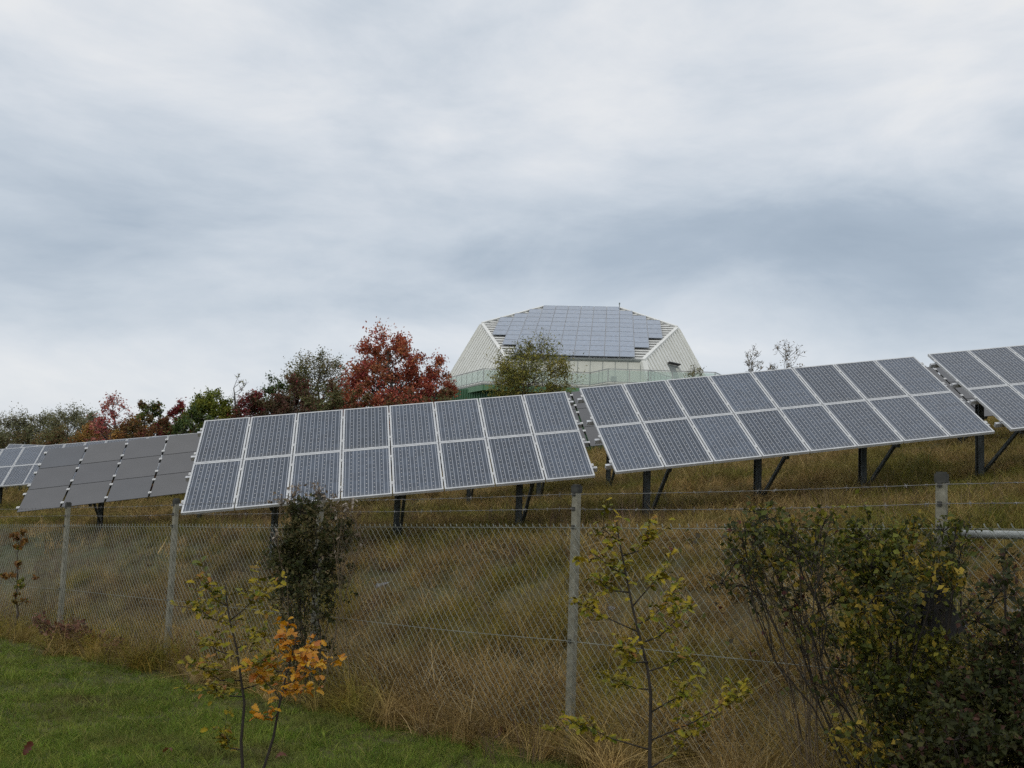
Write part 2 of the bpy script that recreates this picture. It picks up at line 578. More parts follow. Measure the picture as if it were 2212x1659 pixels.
def ground_z(x, y):
    x, y = np.asarray(x, float), np.asarray(y, float)
    s, l = fence_sl(x, y)
    zf = -2.2 - 0.05 * np.clip(l, -12, 40)
    lawn = zf + 0.072 * np.clip(-s, 0, 14)
    dx = x - 0.18
    xr = np.where(dx < 0, 45 * np.tanh(dx / 45) * 0.105, 40 * np.tanh(dx / 40) * 0.155)
    yr = 75 * np.tanh(np.clip(y - 16.2, -20, 1e9) / 75) * 0.03
    zr = -1.29 + xr + yr
    tt = np.clip(s / 4.6, 0, 1)
    k = tt * tt * (3 - 2 * tt)
    z = np.where(s <= 0, lawn, zf * (1 - k) + zr * k)
    r = np.hypot(x, y)
    z = z + 0.035 * lump(x, y, 1.7, 0.4) * np.clip(r / 6, 0, 1) + 0.10 * lump(x, y, 0.5, 1.9) * np.clip((s + 1) / 6, 0, 1)
    return z + EYE


def axis(lo, hi, step, far, grow=1.25):
    a = list(np.arange(lo, hi + 1e-6, step))
    st = step
    v0 = a[0]
    v1 = a[-1]
    left, right = [], []
    while v1 < far:
        st *= grow
        v1 += st
        v0 -= st
        right.append(v1)
        left.append(v0)
    return np.array(left[::-1] + a + right)


gx = axis(-16, 16, 0.3, 2500)
gy = axis(0, 34, 0.3, 2500)
X, Y = np.meshgrid(gx, gy)
Z = ground_z(X, Y)
nx, ny = len(gx), len(gy)
idx = np.arange(nx * ny).reshape(ny, nx)
quads = np.stack([idx[:-1, :-1], idx[:-1, 1:], idx[1:, 1:], idx[1:, :-1]], -1).reshape(-1, 4)
me = bpy.data.meshes.new('ground')
me.from_pydata(np.stack([X, Y, Z], -1).reshape(-1, 3).tolist(), [], quads.tolist())
me.polygons.foreach_set('use_smooth', [True] * len(me.polygons))
me.materials.append(MT['soil'])
g = link(bpy.data.objects.new('ground', me))
tag(g, 'rough sloping ground under the lawn, the dry grass and the solar rows', None, kind='structure')


def gz(x, y):
    return float(ground_z(x, y))


# ------------------------------------------------------------------ solar tables
def table_axes(az, sl, ti):
    a = np.array([math.cos(az), math.sin(az), sl])
    a /= np.linalg.norm(a)
    hb = np.array([math.sin(az), -math.cos(az), 0])
    b = hb * math.cos(ti) - np.array([0, 0, 1]) * math.sin(ti)
    b -= a * (a @ b)
    b /= np.linalg.norm(b)
    return a, b, np.cross(b, a)        # along the row, down the slope, outward normal


def box_uv_mesh(name, w, h, t_, mats, nu, nv):
    """laminate slab: x across, y up the slope, z outward; UV counts cells"""
    bm = MB()
    bm.box((0, 0, -t_ / 2), (w / 2, 0, 0), (0, h / 2, 0), (0, 0, t_ / 2))
    me = bm.mesh(name, mats)
    uvl = me.uv_layers.new(name='UVMap')
    for p in me.polygons:
        for li in p.loop_indices:
            co = me.vertices[me.loops[li].vertex_index].co
            uvl.data[li].uv = ((co.x / w + 0.5) * nu, (co.y / h + 0.5) * nv)
    return me


MW, MH = 0.795, 1.312
PITX, PITY = 0.815, 1.322
LAM = box_uv_mesh('laminate', MW - 0.05, MH - 0.05, 0.012, MT['cells'], 6, 12)
fb = MB()
fw, fd = 0.027, 0.045
for sx in (-1, 1):
    fb.box((sx * (MW / 2 - fw / 2), 0, -fd / 2 + 0.006), (fw / 2, 0, 0), (0, MH / 2, 0), (0, 0, fd / 2))
    fb.box((0, sx * (MH / 2 - fw / 2), -fd / 2 + 0.0055), (MW / 2 - fw, 0, 0), (0, fw / 2, 0), (0, 0, fd / 2))
FRAME = fb.mesh('frame', MT['frame'])
cb = MB()
cb.box((0, 0, 0.004), (0.017, 0, 0), (0, 0.03, 0), (0, 0, 0.008))
cb.box((0, 0, 0.015), (0.006, 0, 0), (0, 0.006, 0), (0, 0, 0.005))
CLAMP = cb.mesh('clamp', MT['clamp'])
FW_, FH_ = 0.955, 0.852
FPX, FPY = 1.0, 0.872
fb = MB()
fb.box((0, 0, -0.006), (FW_ / 2, 0, 0), (0, FH_ / 2, 0), (0, 0, 0.007))
FILM = fb.mesh('film_slab', MT['film'])
cb = MB()
cb.box((0, 0, 0.006), (0.036, 0, 0), (0, 0.034, 0), (0, 0, 0.009))
cb.box((0, 0, 0.018), (0.012, 0, 0), (0, 0.012, 0), (0, 0, 0.006))
CLIP = cb.mesh('clip', MT['clamp'])


def ibeam(mb_, p, q, w, h, xdir):
    """H-section pile: two flanges and a web"""
    p, q = np.asarray(p, float), np.asarray(q, float)
    d = (q - p) / 2
    c = (p + q) / 2
    xd = np.asarray(xdir, float)
    xd = xd / np.linalg.norm(xd)
    yd = np.cross((0, 0, 1), xd)
    mb_.box(c, d, xd * 0.006, yd * h / 2 * 0.9)
    for s_ in (-1, 1):
        mb_.box(c + yd * s_ * h / 2, d * 0.999, xd * w / 2, yd * 0.006)


def solar_table(name, TL, az, sl, ti, ncol, label, group, film=False, piles=None, detail=True):
    a, b, n = table_axes(az, sl, ti)
    up = -b
    R3 = np.stack([a, up, n], 1)
    TL = np.asarray(TL, float) + (0, 0, EYE)
    px, py, nrow = (FPX, FPY, 3) if film else (PITX, PITY, 2)
    Wd, Hd = px * ncol, py * nrow
    mid = TL + a * Wd / 2 + b * Hd / 2
    base = np.array([mid[0], mid[1], gz(mid[0], mid[1])])
    T = thing(name, base, label, 'solar panels', group)
    for i in range(ncol):
        for j in range(nrow):
            c = TL + a * px * (i + 0.5) + b * py * (j + 0.5)
            if film:
                inst('solar_module', FILM, T, c, R3)
            else:
                mo = inst('solar_module', LAM, T, c, R3)
                fr = bpy.data.objects.new('frame', FRAME)
                link(fr)
                fr.parent = mo
    # rails along the row, their ends stick out past the modules
    offs = [py * (j + f) for j in range(nrow) for f in ((0.22, 0.78) if nrow == 2 else (0.2, 0.8))]
    ext = 0.085 if not film else 0.03
    for o_ in offs:
        rb = MB()
        p = TL + b * o_ - n * (0.085 if not film else 0.05)
        rb.bar(p - a * ext, p + a * (Wd + ext), 0.05, 0.075, up=n)
        rb.build('rail', MT['alu'] if not film else MT['steel'], T)
    if detail:
        for i in range(ncol + 1):
            for o_ in offs:
                if film:
                    inst('clip', CLIP, T, TL + a * (px * i) + b * o_ + n * 0.002, R3)
                elif 0 < i < ncol:
                    inst('clamp', CLAMP, T, TL + a * (px * i) + b * o_ + n * 0.002, R3)
                else:
                    inst('clamp', CLAMP, T, TL + a * (px * i + (-0.006 if i == 0 else 0.006)) + b * o_ + n * 0.002, R3)
    if piles is None:
        piles = [Wd * f for f in (0.2, 0.5, 0.8)]
    for s_ in piles:
        # rafter up the slope, pile under its middle, brace from the pile's foot to the front end
        d0 = n * -(0.165 if not film else 0.13)
        f0 = TL + a * s_ + b * (Hd - 0.14) + d0
        r0 = TL + a * s_ + b * 0.2 + d0
        rb = MB()
        rb.bar(f0, r0, 0.06, 0.1, up=n)
        rb.build('rafter', MT['steel'], T)
        pm = TL + a * s_ + b * Hd * 0.47 + n * -0.2
        gzz = gz(pm[0], pm[1])
        pb = MB()
        ibeam(pb, (pm[0], pm[1], gzz - 0.3), (pm[0], pm[1], pm[2] + 0.02), 0.105, 0.10, a * (1, 1, 0))
        pb.build('pile', MT['steel'], T)
        bb = MB()
        foot = np.array([pm[0], pm[1], gzz + 0.12]) + a * 0.07
        tipp = TL + a * (s_ + 0.05) + b * (Hd - 0.28) + n * -0.2
        bb.bar(foot, tipp, 0.05, 0.05)
        bb.build('brace', MT['steel'], T)
    return T


TI = math.radians(35)
G1 = 'white-framed tables of the front solar row'
solar_table('solar_table', (-5.436, 17.093, 0.53), 0.098, 0.123, 0.615, 8, 'white-framed solar table of sixteen modules behind the shrub on the fence, left of the gap', G1, piles=[1.35, 3.4, 5.5])
solar_table('solar_table', (1.213, 17.414, 1.366), 0.121, 0.138, 0.606, 8, 'white-framed solar table right of the narrow gap, three piles and braces showing below it', G1, piles=[0.95, 2.95, 4.9])
solar_table('solar_table', (7.82, 18.067, 2.295), 0.121, 0.138, 0.606, 5, 'white-framed solar table cut off by the right edge of the photo', G1, piles=[0.35, 2.4])
G2 = 'dark frameless tables of the second solar row'
DA, DS = 0.077, 0.150
da, db, dn = table_axes(DA, DS, TI)
D0 = np.array([-11.75, 24.589, -0.10])
solar_table('thin_film_table', D0, DA, DS, TI, 8, 'dark grey frameless solar table at left, its near modules clipped with silver clips', G2, film=True)
solar_table('thin_film_table', D0 + da * 9.5, DA, DS, TI, 6, 'dark frameless solar table seen through the gap between the two large framed tables', G2, film=True)
P5 = at(1940, 797, 26.6) - (0, 0, EYE)
solar_table('thin_film_table', P5, 0.10, 0.115, TI, 6, 'dark frameless solar table seen through the gap at the right', G2, film=True)
G3 = 'framed tables of the third solar row'
ra3, rb3, rn3 = table_axes(0.062, 0.121, TI)
R3P = np.array([-19.494, 38.692, -0.115])
solar_table('solar_table', R3P - ra3 * PITX * 6.92, 0.062, 0.121, TI, 8, 'distant framed solar table at the left edge of the photo, left of the dark modules', G3)
solar_table('solar_table', R3P + ra3 * (PITX + 0.03), 0.062, 0.121, TI, 8, 'distant framed solar table peeping over the top edge of the dark frameless table', G3, detail=False)
P4 = at(20, 959, 56) - (0, 0, EYE)
solar_table('solar_table', P4, 0.03, 0.0, TI, 3, 'farthest solar table, a pale sliver above the distant framed table at left', None, detail=False)

# ------------------------------------------------------------------ faceted building
BX, BYAW, BQ, BH, BZ, BH1, BS = 6.169, -0.103, 12.931, 23.252, 6.478, 1.826, 0.421
BM = BQ * 0.866
BD = 80.0


def wb(p):
    p = np.atleast_2d(np.asarray(p, float))
    c, s = math.cos(BYAW), math.sin(BYAW)
    y = p[:, 1] - BM
    r = np.stack([BX + p[:, 0] * c - y * s, BD + BM + p[:, 0] * s + y * c, BZ + p[:, 2] + EYE], 1)
    return r if len(r) > 1 else r[0]


hexv = np.array([(-BQ / 2, 0, 0), (BQ / 2, 0, 0), (BQ, BM, 0), (BQ / 2, 2 * BM, 0), (-BQ / 2, 2 * BM, 0), (-BQ, BM, 0)])
apex = np.array([0, BM, BH])
hext = []
for q in hexv:
    d = apex - q
    tt = (BH1 + BS * q[1]) / (d[2] - BS * d[1])
    hext.append(q + tt * d)
hext = np.array(hext)
BZG = gz(BX, BD)
bld = thing('faceted_building', (BX, BD + BM, BZG), 'cream six-sided building with a slanting roof of solar modules above a green base', 'building')


def clip_poly(poly, p, d):
    t0, t1 = -1e9, 1e9
    k = len(poly)
    for i in range(k):
        a_, b_ = poly[i], poly[(i + 1) % k]
        e = b_ - a_
        nn = np.array([-e[1], e[0]])
        den = nn @ d
        num = nn @ (a_ - p)
        if abs(den) < 1e-9:
            if num > 0:
                return None
            continue
        tq = num / den
        if den > 0:
            t0 = max(t0, tq)
        else:
            t1 = min(t1, tq)
    return (t0, t1) if t1 - t0 > 0.05 else None


for fi in range(6):
    fj = (fi + 1) % 6
    V0, V1, T1, T0 = (wb(q) for q in (hexv[fi], hexv[fj], hext[fj], hext[fi]))
    e = V1 - V0
    el = np.linalg.norm(e)
    e /= el
    apw = wb(apex)
    nrm = np.cross(e, apw - V0)
    nrm /= np.linalg.norm(nrm)
    upv = np.cross(nrm, e)
    wm = MB()
    wm.add([V0, V1, T1, T0], [(0, 1, 2, 3)])
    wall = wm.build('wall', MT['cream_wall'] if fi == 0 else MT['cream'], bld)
    p2 = np.array([((q - V0) @ e, (q - V0) @ upv) for q in (V0, V1, T1, T0)])
    rm = MB()
    if fi == 0:
        # flat panels with upright joints
        d2 = np.array([0.0, 1.0])
        for u in np.arange(0.55, el, 1.05):
            c = clip_poly(p2, np.array([u, 0.0]), d2)
            if c:
                a_, b_ = (V0 + e * u + upv * q + nrm * 0.012 for q in (c[0] + 0.02, c[1] - 0.03))
                rm.bar(a_, b_, 0.045, 0.02, up=nrm)
        rm.build('panel_joint', MT['vent'], wall)['kind'] = 'stuff'
    else:
        # ribs run parallel to the outer ridge of the face
        rid = (T1 - V1) if fi in (1, 3) else ((T0 - V0) if fi in (5, 4) else (T0 - V0 + T1 - V1))
        d2 = np.array([rid @ e, rid @ upv])
        d2 /= np.linalg.norm(d2)
        for u in np.arange(-14, el + 14, 0.72):
            c = clip_poly(p2, np.array([u, 0.0]), d2)
            if c:
                a_, b_ = (V0 + e * (u + d2[0] * q) + upv * d2[1] * q + nrm * 0.03 for q in (c[0], c[1]))
                rm.bar(a_, b_, 0.42, 0.26, up=nrm)
        rm.build('cladding_ribs', MT['cream'], wall)['kind'] = 'stuff'
    if fi == 0:
        for uu, hh in ((el * 0.405, 0.62), (el * 0.765, 0.75)):
            vm = MB()
            c = V0 + e * uu + upv * hh + nrm * 0.03
            vm.box(c, e * 0.24, upv * 0.24, nrm * 0.03)
            for k in range(4):
                vm.box(c + upv * (-0.17 + k * 0.115) + nrm * 0.04, e * 0.2, upv * 0.02, nrm * 0.01)
            vm.build('vent', MT['vent'], wall)
    if fi == 1:
        # doorway cut into the right face: a dark recess with a sloping hood
        c = V0 + e * (el * 0.47) + upv * 1.35 + nrm * 0.14
        dm = MB()
        dm.box(c, e * 1.0, upv * 1.35, nrm * 0.06)
        door = dm.build('door', MT['vent'], wall)
        hm = MB()
        hm.box(c + upv * 1.42 + nrm * 0.22, e * 1.1, upv * 0.04, nrm * 0.14)
        hm.build('hood', MT['dark'], door)
        pm_ = MB()
        pm_.box(c + e * 0.55 + nrm * 0.06, e * 0.3, upv * 1.1, nrm * 0.012)
        pm_.build('door_leaf', MT['cream_wall'], door)

# roof plane
rx = wb((1, 0, 0)) - wb((0, 0, 0))
ru = wb((0, 1, BS)) - wb((0, 0, 0))
ru = ru / np.linalg.norm(ru)
rn = np.cross(rx, ru)
RO = (wb(hext[0]) + wb(hext[1])) / 2           # middle of the lower edge


def roofp(x, v_, h=0.0):
    return RO + rx * x + ru * v_ + rn * h


rm = MB()
rm.add([wb(q) for q in hext], [(0, 1, 2, 3, 4, 5)])
roof = rm.build('roof', MT['dark'], bld)
xe, xc, xa = hext[1][0], hext[2][0], hext[3][0]
kk = math.sqrt(1 + BS * BS)
vc, va = (hext[2][1] - hext[1][1]) * kk, (hext[3][1] - hext[1][1]) * kk


def half_w(v_):
    return xe + (xc - xe) * v_ / vc if v_ < vc else xc + (xa - xc) * (v_ - vc) / (va - vc)


for v_ in np.arange(0.5, va, 0.8):
    hw = half_w(v_) - 0.15
    pb = MB()
    pb.box(roofp(0, v_, 0.10), rx * hw, ru * 0.15, rn * 0.05)
    pb.build('purlin', MT['trim'], roof)
PMW, PMH = 1.285, 1.625
pmesh = MB()
pmesh.box((0, 0, -0.02), (PMW / 2 - 0.02, 0, 0), (0, PMH / 2 - 0.015, 0), (0, 0, 0.02))
for sx in (-1, 1):
    pmesh.box((sx * (PMW / 2 - 0.032), 0, 0.004), (0.022, 0, 0), (0, PMH / 2 - 0.014, 0), (0, 0, 0.012), 1)
    pmesh.box((0, sx * (PMH / 2 - 0.024), 0.004), (PMW / 2 - 0.056, 0, 0), (0, 0.010, 0), (0, 0, 0.011), 1)
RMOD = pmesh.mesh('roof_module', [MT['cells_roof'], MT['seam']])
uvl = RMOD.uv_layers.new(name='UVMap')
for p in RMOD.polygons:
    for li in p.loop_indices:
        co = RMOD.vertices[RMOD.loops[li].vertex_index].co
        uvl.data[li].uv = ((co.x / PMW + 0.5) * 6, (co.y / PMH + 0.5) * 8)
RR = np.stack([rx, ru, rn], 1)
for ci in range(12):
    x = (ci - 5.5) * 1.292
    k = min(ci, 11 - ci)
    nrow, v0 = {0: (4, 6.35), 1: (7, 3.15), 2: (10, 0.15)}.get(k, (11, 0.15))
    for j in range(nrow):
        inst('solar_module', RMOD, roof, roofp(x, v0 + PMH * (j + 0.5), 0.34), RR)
# trims along the roof edges
for i, j, w_, h_ in ((1, 2, 0.30, 0.2), (2, 3, 0.22, 0.34), (3, 4, 0.22, 0.3), (4, 5, 0.22, 0.34), (5, 0, 0.30, 0.2)):
    tm = MB()
    a_, b_ = wb(hext[i]) + rn * 0.12, wb(hext[j]) + rn * 0.12
    d = (b_ - a_) / np.linalg.norm(b_ - a_)
    tm.bar(a_ + d * 0.02, b_ - d * 0.02, w_, h_, up=rn)
    tm.build('edge_trim', MT['trim'], roof)
for i in range(6):
    tm = MB()
    tm.bar(wb(hexv[i]), wb(hext[i]) - (0, 0, 0.06), 0.5, 0.5, up=wb(hexv[i]) - wb((0, BM, 0)))
    tm.build('ridge_trim', MT['cream'], bld)
tm = MB()
tm.bar(wb(hext[0]) + rn * 0.05, wb(hext[1]) + rn * 0.05, 0.22, 0.16, up=rn)
tm.build('gutter', MT['vent'], roof)
am = MB()
p = wb(hext[3]) + (0, 0, 0.1)
am.tube([p - (0, 0, 0.1), p + (0, 0, 0.5)], 0.04, 6)
am.tube([p + (0, 0, 0.45), p + (0, 0, 0.62)], 0.08, 6)
am.build('antenna', MT['vent'], roof)

# walkway deck with glass railing, on the green base storey
ZR, ZD = 7.25 + EYE, 6.22 + EYE


def deckp(u, v_, z=ZR):
    d = CR @ np.array([(u - PW / 2) / FOC, (v_ - PH / 2) / FOC, 1.0])
    k = (z - EYE) / d[2]
    return np.array([d[0] * k, d[1] * k])


dp = [deckp(966, 817), deckp(1045, 796.6), deckp(1275, 805), deckp(1314, 796.8), deckp(1545, 804.5)]
dp += [np.array([dp[-1][0] + 9, 92.0]), np.array([BX + 10, 108.0]), np.array([BX - 9, 108.0])]
dm = MB()
kx = len(dp)
vs2 = [(p[0], p[1], ZD - 0.05) for p in dp] + [(p[0], p[1], ZD - 0.2) for p in dp]
dm.add(vs2, [tuple(range(kx)), tuple(range(kx, 2 * kx))[::-1]] + [(i + kx, (i + 1) % kx + kx, (i + 1) % kx, i) for i in range(kx)])
deck = dm.build('deck', MT['deck'], bld)
cen = np.array([BX, 90.0])
fm = MB()
for i in range(kx):
    a_, b_ = dp[i], dp[(i + 1) % kx]
    ia, ib = a_ + (cen - a_) / np.linalg.norm(cen - a_) * 0.12, b_ + (cen - b_) / np.linalg.norm(cen - b_) * 0.12
    fm.bar((ia[0], ia[1], ZD - 0.44), (ib[0], ib[1], ZD - 0.44), 0.2, 0.44)
fm.build('fascia', MT['green_fascia'], deck)
bp = []
for p in dp:
    bp.append(p + (cen - p) / np.linalg.norm(cen - p) * 0.95)
bp[0] = bp[0] + (-6.0, 6.0)
gm = MB()
zb0 = BZG - 2.5
for i in range(kx):
    a_, b_ = bp[i], bp[(i + 1) % kx]
    gm.add([(a_[0], a_[1], zb0), (b_[0], b_[1], zb0), (b_[0], b_[1], ZD - 0.3), (a_[0], a_[1], ZD - 0.3)], [(0, 1, 2, 3)])
gw = gm.build('base_wall', MT['green'], bld)
rm = MB()
for i in range(kx):
    a_, b_ = bp[i], bp[(i + 1) % kx]
    ln = np.linalg.norm(b_ - a_)
    d = (b_ - a_) / ln
    o_ = np.array([d[1], -d[0]])
    for q in np.arange(0.2, ln - 0.1, 0.42):
        c = a_ + d * q + o_ * 0.04
        rm.box((c[0], c[1], (zb0 + ZD - 0.35) / 2), (d[0] * 0.07, d[1] * 0.07, 0), (o_[0] * 0.04, o_[1] * 0.04, 0), (0, 0, (ZD - 0.35 - zb0) / 2))
rm.build('wall_ribs', MT['green'], gw)['kind'] = 'stuff'
rail = bpy.data.objects.new('railing', None)
link(rail)
rail.parent = bld
rail.location = Vector((0, 0, 0))


def rail_run(a_, b_, par):
    ln = np.linalg.norm(b_ - a_)
    n_ = max(1, int(round(ln / 1.5)))
    for i in range(n_):
        p, q = a_ + (b_ - a_) * i / n_, a_ + (b_ - a_) * (i + 1) / n_
        d = (q - p) / np.linalg.norm(q - p)
        g_ = MB()
        g_.bar((p[0] + d[0] * 0.04, p[1] + d[1] * 0.04, (ZR + ZD) / 2), (q[0] - d[0] * 0.04, q[1] - d[1] * 0.04, (ZR + ZD) / 2), 0.02, ZR - ZD - 0.16)
        g_.build('pane', MT['glass'], par)
        if i:
            pm2 = MB()
            pm2.box((p[0], p[1], (ZR + ZD) / 2), (0.022, 0, 0), (0, 0.022, 0), (0, 0, (ZR - ZD) / 2))
            pm2.build('post', MT['rail'], par)
    r_ = MB()
    r_.bar((a_[0], a_[1], ZR), (b_[0], b_[1], ZR), 0.06, 0.06)
    r_.bar((a_[0], a_[1], ZD + 0.05), (b_[0], b_[1], ZD + 0.05), 0.05, 0.06)
    r_.build('handrail', MT['rail'], par)
    for e_ in (a_,):
        pm2 = MB()
        pm2.box((e_[0], e_[1], (ZR + ZD) / 2), (0.035, 0, 0), (0, 0.035, 0), (0, 0, (ZR - ZD) / 2))
        pm2.build('post', MT['rail'], par)


for i in range(kx - 2):
    rail_run(dp[i], dp[i + 1], rail)
rail_run(dp[-1], dp[0], rail)
rail_run(deckp(1400.5, 799.4), deckp(1452, 815.6), rail)

# ------------------------------------------------------------------ chain-link fence
def fpost(n):
    p = FP0 + FT * n
    top = EYE + 0.0 - 0.21 * n
    return p, top


NP = 7
p0, _ = fpost(0)
fence = thing('chain_link_fence', (p0[0], p0[1], gz(*p0)), 'chain-link fence with concrete posts and barbed wire crossing the whole photo', 'fence')
for n in (-1, 0, 0.96, 2.1, 3.09, 4.12, 5.15):
    p, top = fpost(n)
    z0 = gz(*p) - 0.3
    w = 0.031
    pb = MB()
    d3, n3 = np.array([FTn[0], FTn[1], 0]), np.array([FN[0], FN[1], 0])
    prof = [(-1, -0.8), (-0.8, -1), (0.8, -1), (1, -0.8), (1, 0.8), (0.8, 1), (-0.8, 1), (-1, 0.8)]
    vv = []
    for z_, k in ((z0, 1.08), (top - 0.5, 1.0), (top - 0.03, 0.95)):
        for q in prof:
            vv.append(np.array([p[0], p[1], z_]) + (d3 * q[0] + n3 * q[1]) * w * k)
    ff = [(i, (i + 1) % 8, 8 + (i + 1) % 8, 8 + i) for i in range(8)] + [(8 + i, 8 + (i + 1) % 8, 16 + (i + 1) % 8, 16 + i) for i in range(8)] + [tuple(range(16, 24))]
    pb.add(vv, ff)
    po = pb.build('post', MT['concrete'], fence)
    cbm = MB()
    cbm.box((p[0], p[1], top - 0.01), d3 * 0.034, n3 * 0.034, (0, 0, 0.028))
    cbm.box((p[0], p[1], top + 0.022), d3 * 0.026, n3 * 0.026, (0, 0, 0.008))
    cbm.build('cap', MT['cap'], po)
    for dz in (0.05, 0.17, 0.32, 1.25):
        tb = MB()
        c = np.array([p[0], p[1], top - dz]) - n3 * (w + 0.006)
        tb.box(c, d3 * 0.012, n3 * 0.008, (0, 0, 0.014))
        tb.build('wire_tie', MT['cap'], po)


def fence_pt(l, dz, off=0.0):
    """l in posts along the fence, dz below the post tops"""
    p = FP0 + FT * l - FN * (0.046 + off)
    return np.array([p[0], p[1], EYE - 0.21 * l - dz])


def sag_wire(dz, r, sag, mat_, name, barb=False):
    wm_ = MB()
    ls = np.linspace(-1, NP - 1, (NP) * 10 + 1)
    fr = ls - np.floor(ls)
    pts = np.array([fence_pt(l, dz + sag * 4 * f * (1 - f) * (0.6 + 0.4 * math.sin(math.floor(l) * 2.3 + dz * 9))) for l, f in zip(ls, fr)])
    wm_.tube(pts, r, 5, cap=False)
    if barb:
        for l in np.arange(-1, NP - 1, 0.13 / FT_L):
            i = min(int((l + 1) * 10), len(pts) - 2)
            f = (l + 1) * 10 - i
            c = pts[i] * (1 - f) + pts[i + 1] * f
            for k in range(2):
                v_ = rng.normal(size=3)
                v_ /= np.linalg.norm(v_)
                wm_.tube([c - v_ * 0.02, c + v_ * 0.02], 0.0016, 3, cap=False)
            wm_.tube([c - (FTn[0] * 0.01, FTn[1] * 0.01, 0), c + (FTn[0] * 0.01, FTn[1] * 0.01, 0)], 0.0042, 4, cap=False)
    return wm_.build(name, mat_, fence)


sag_wire(0.05, 0.0022, 0.015, MT['rustwire'], 'barbed_wire', True)
sag_wire(0.17, 0.0022, 0.02, MT['rustwire'], 'barbed_wire', True)
sag_wire(0.325, 0.0026, 0.01, MT['wire'], 'tension_wire')
sag_wire(1.25, 0.0026, 0.015, MT['wire'], 'tension_wire')
# woven mesh: each wire zigzags from top to bottom and hooks its neighbours
cell, zst = 0.0385, 0.0455
hgt = 1.66
nz = int(hgt / zst)
mm_ = MB()
nw = int((NP) * FT_L / cell)
for i in range(nw):
    l0 = -1 + i * cell / FT_L
    ks = np.arange(nz + 1)
    ll = l0 + ((ks + i) % 2) * cell / FT_L * 1.04 - 0.02 * cell / FT_L
    pts = np.array([fence_pt(l, 0.32 + k * zst + 0.010 * math.sin(l * 4.3 + k * 0.11) + 0.004 * math.sin(l * 19), 0.004 * ((k + i) % 2) + 0.03 * math.sin(l * 3.3) * math.sin(k * 0.09 + l)) for l, k in zip(ll, ks)])
    # a flattened spiral: the strokes of one diagonal lie in front, the other's behind, thinned to look less lit
    for k in range(nz):
        front = (k + i) % 2 == 1
        o3 = np.array([FN[0], FN[1], 0]) * (-0.003 if front else 0.003)
        mm_.tube([pts[k] + o3, pts[k + 1] + o3], 0.0020 if front else 0.0011, 3, cap=False)
    # twisted barbs at the top selvage
    t0 = l0 + (i % 2) * cell / FT_L
    if i % 2:
        mm_.tube([fence_pt(t0, 0.32), fence_pt(t0 + 0.3 * cell / FT_L, 0.295)], 0.004, 4)
cm = mm_.build('chain_link_mesh', MT['wire'], fence)
cm['kind'] = 'stuff'
# horizontal tube bracing the near post towards the right
bm_ = MB()
q0, q1 = fence_pt(0.02, 0.36, -0.1), fence_pt(-1, 0.40, -0.1)
bm_.tube([q0, (q0 + q1) / 2, q1], 0.027, 10)
bm_.build('brace_tube', MT['rail'], fence, smooth=True)

# dark diamond plate on the near post
pp, ptop = fpost(0)
c = at(2012, 1348, 5.98)
d3 = np.array([1.0, 0.05, 0])
bdm = MB()
hw = 0.24
pts = [c + np.array(q) for q in ((-hw, -0.012, -0.03), (0.03, 0, hw), (hw * 0.98, 0.012, 0.0), (0.0, 0, -hw * 0.92))]
vv = pts + [q + np.array([0, 0.018, 0]) for q in pts]
bdm.add(vv, [(3, 2, 1, 0), (4, 5, 6, 7), (0, 1, 5, 4), (1, 2, 6, 5), (2, 3, 7, 6), (3, 0, 4, 7)])
bo = bdm.build('diamond_board', MT['board'], None, loc=c)
tag(bo, 'dark diamond-shaped board on the near fence post, half hidden in the bush at right', 'board')
bm2 = MB()
bm2.bar(c + (-0.05, -0.02, -0.2), c + (-0.05, -0.02, 0.2), 0.03, 0.02, up=(0, 1, 0))
bm2.build('batten', MT['board'], bo)

# ------------------------------------------------------------------ trees and shrubs
def leaf_mesh(name, pos, nrmv, size, colr, aspect=0.55, fold=0.25):
    """many small folded leaves as one mesh, coloured per leaf"""
    k = len(pos)
    r = np.random.default_rng(k)
    d = r.normal(size=(k, 3))
    d[:, 2] -= 0.35
    d /= np.linalg.norm(d, axis=1)[:, None]
    s_ = np.cross(d, nrmv + r.normal(size=(k, 3)) * 0.6)
    s_ /= np.linalg.norm(s_, axis=1)[:, None] + 1e-9
    n_ = np.cross(s_, d)
    sz = np.asarray(size)[:, None] * 0.5
    a = pos - d * sz
    b_ = pos + s_ * sz * aspect + n_ * sz * fold
    c_ = pos + d * sz
    e_ = pos - s_ * sz * aspect + n_ * sz * fold
    vv = np.stack([a, b_, c_, e_], 1).reshape(-1, 3)
    me_ = bpy.data.meshes.new(name)
    me_.vertices.add(4 * k)
    me_.vertices.foreach_set('co', vv.astype(np.float32).ravel())
    tri = (np.arange(k)[:, None] * 4 + np.array([0, 1, 2, 0, 2, 3])[None]).ravel()
    me_.loops.add(6 * k)
    me_.loops.foreach_set('vertex_index', tri.astype(np.int32))
    me_.polygons.add(2 * k)
    me_.polygons.foreach_set('loop_start', (np.arange(2 * k) * 3).astype(np.int32))
    me_.polygons.foreach_set('loop_total', np.full(2 * k, 3, np.int32))
    ca = me_.attributes.new('leaf', 'FLOAT_COLOR', 'POINT')
    cc = np.concatenate([np.repeat(colr, 4, axis=0), np.ones((4 * k, 1))], 1)
    ca.data.foreach_set('color', cc.astype(np.float32).ravel())
    me_.update(calc_edges=True)
    me_.validate()
    return me_


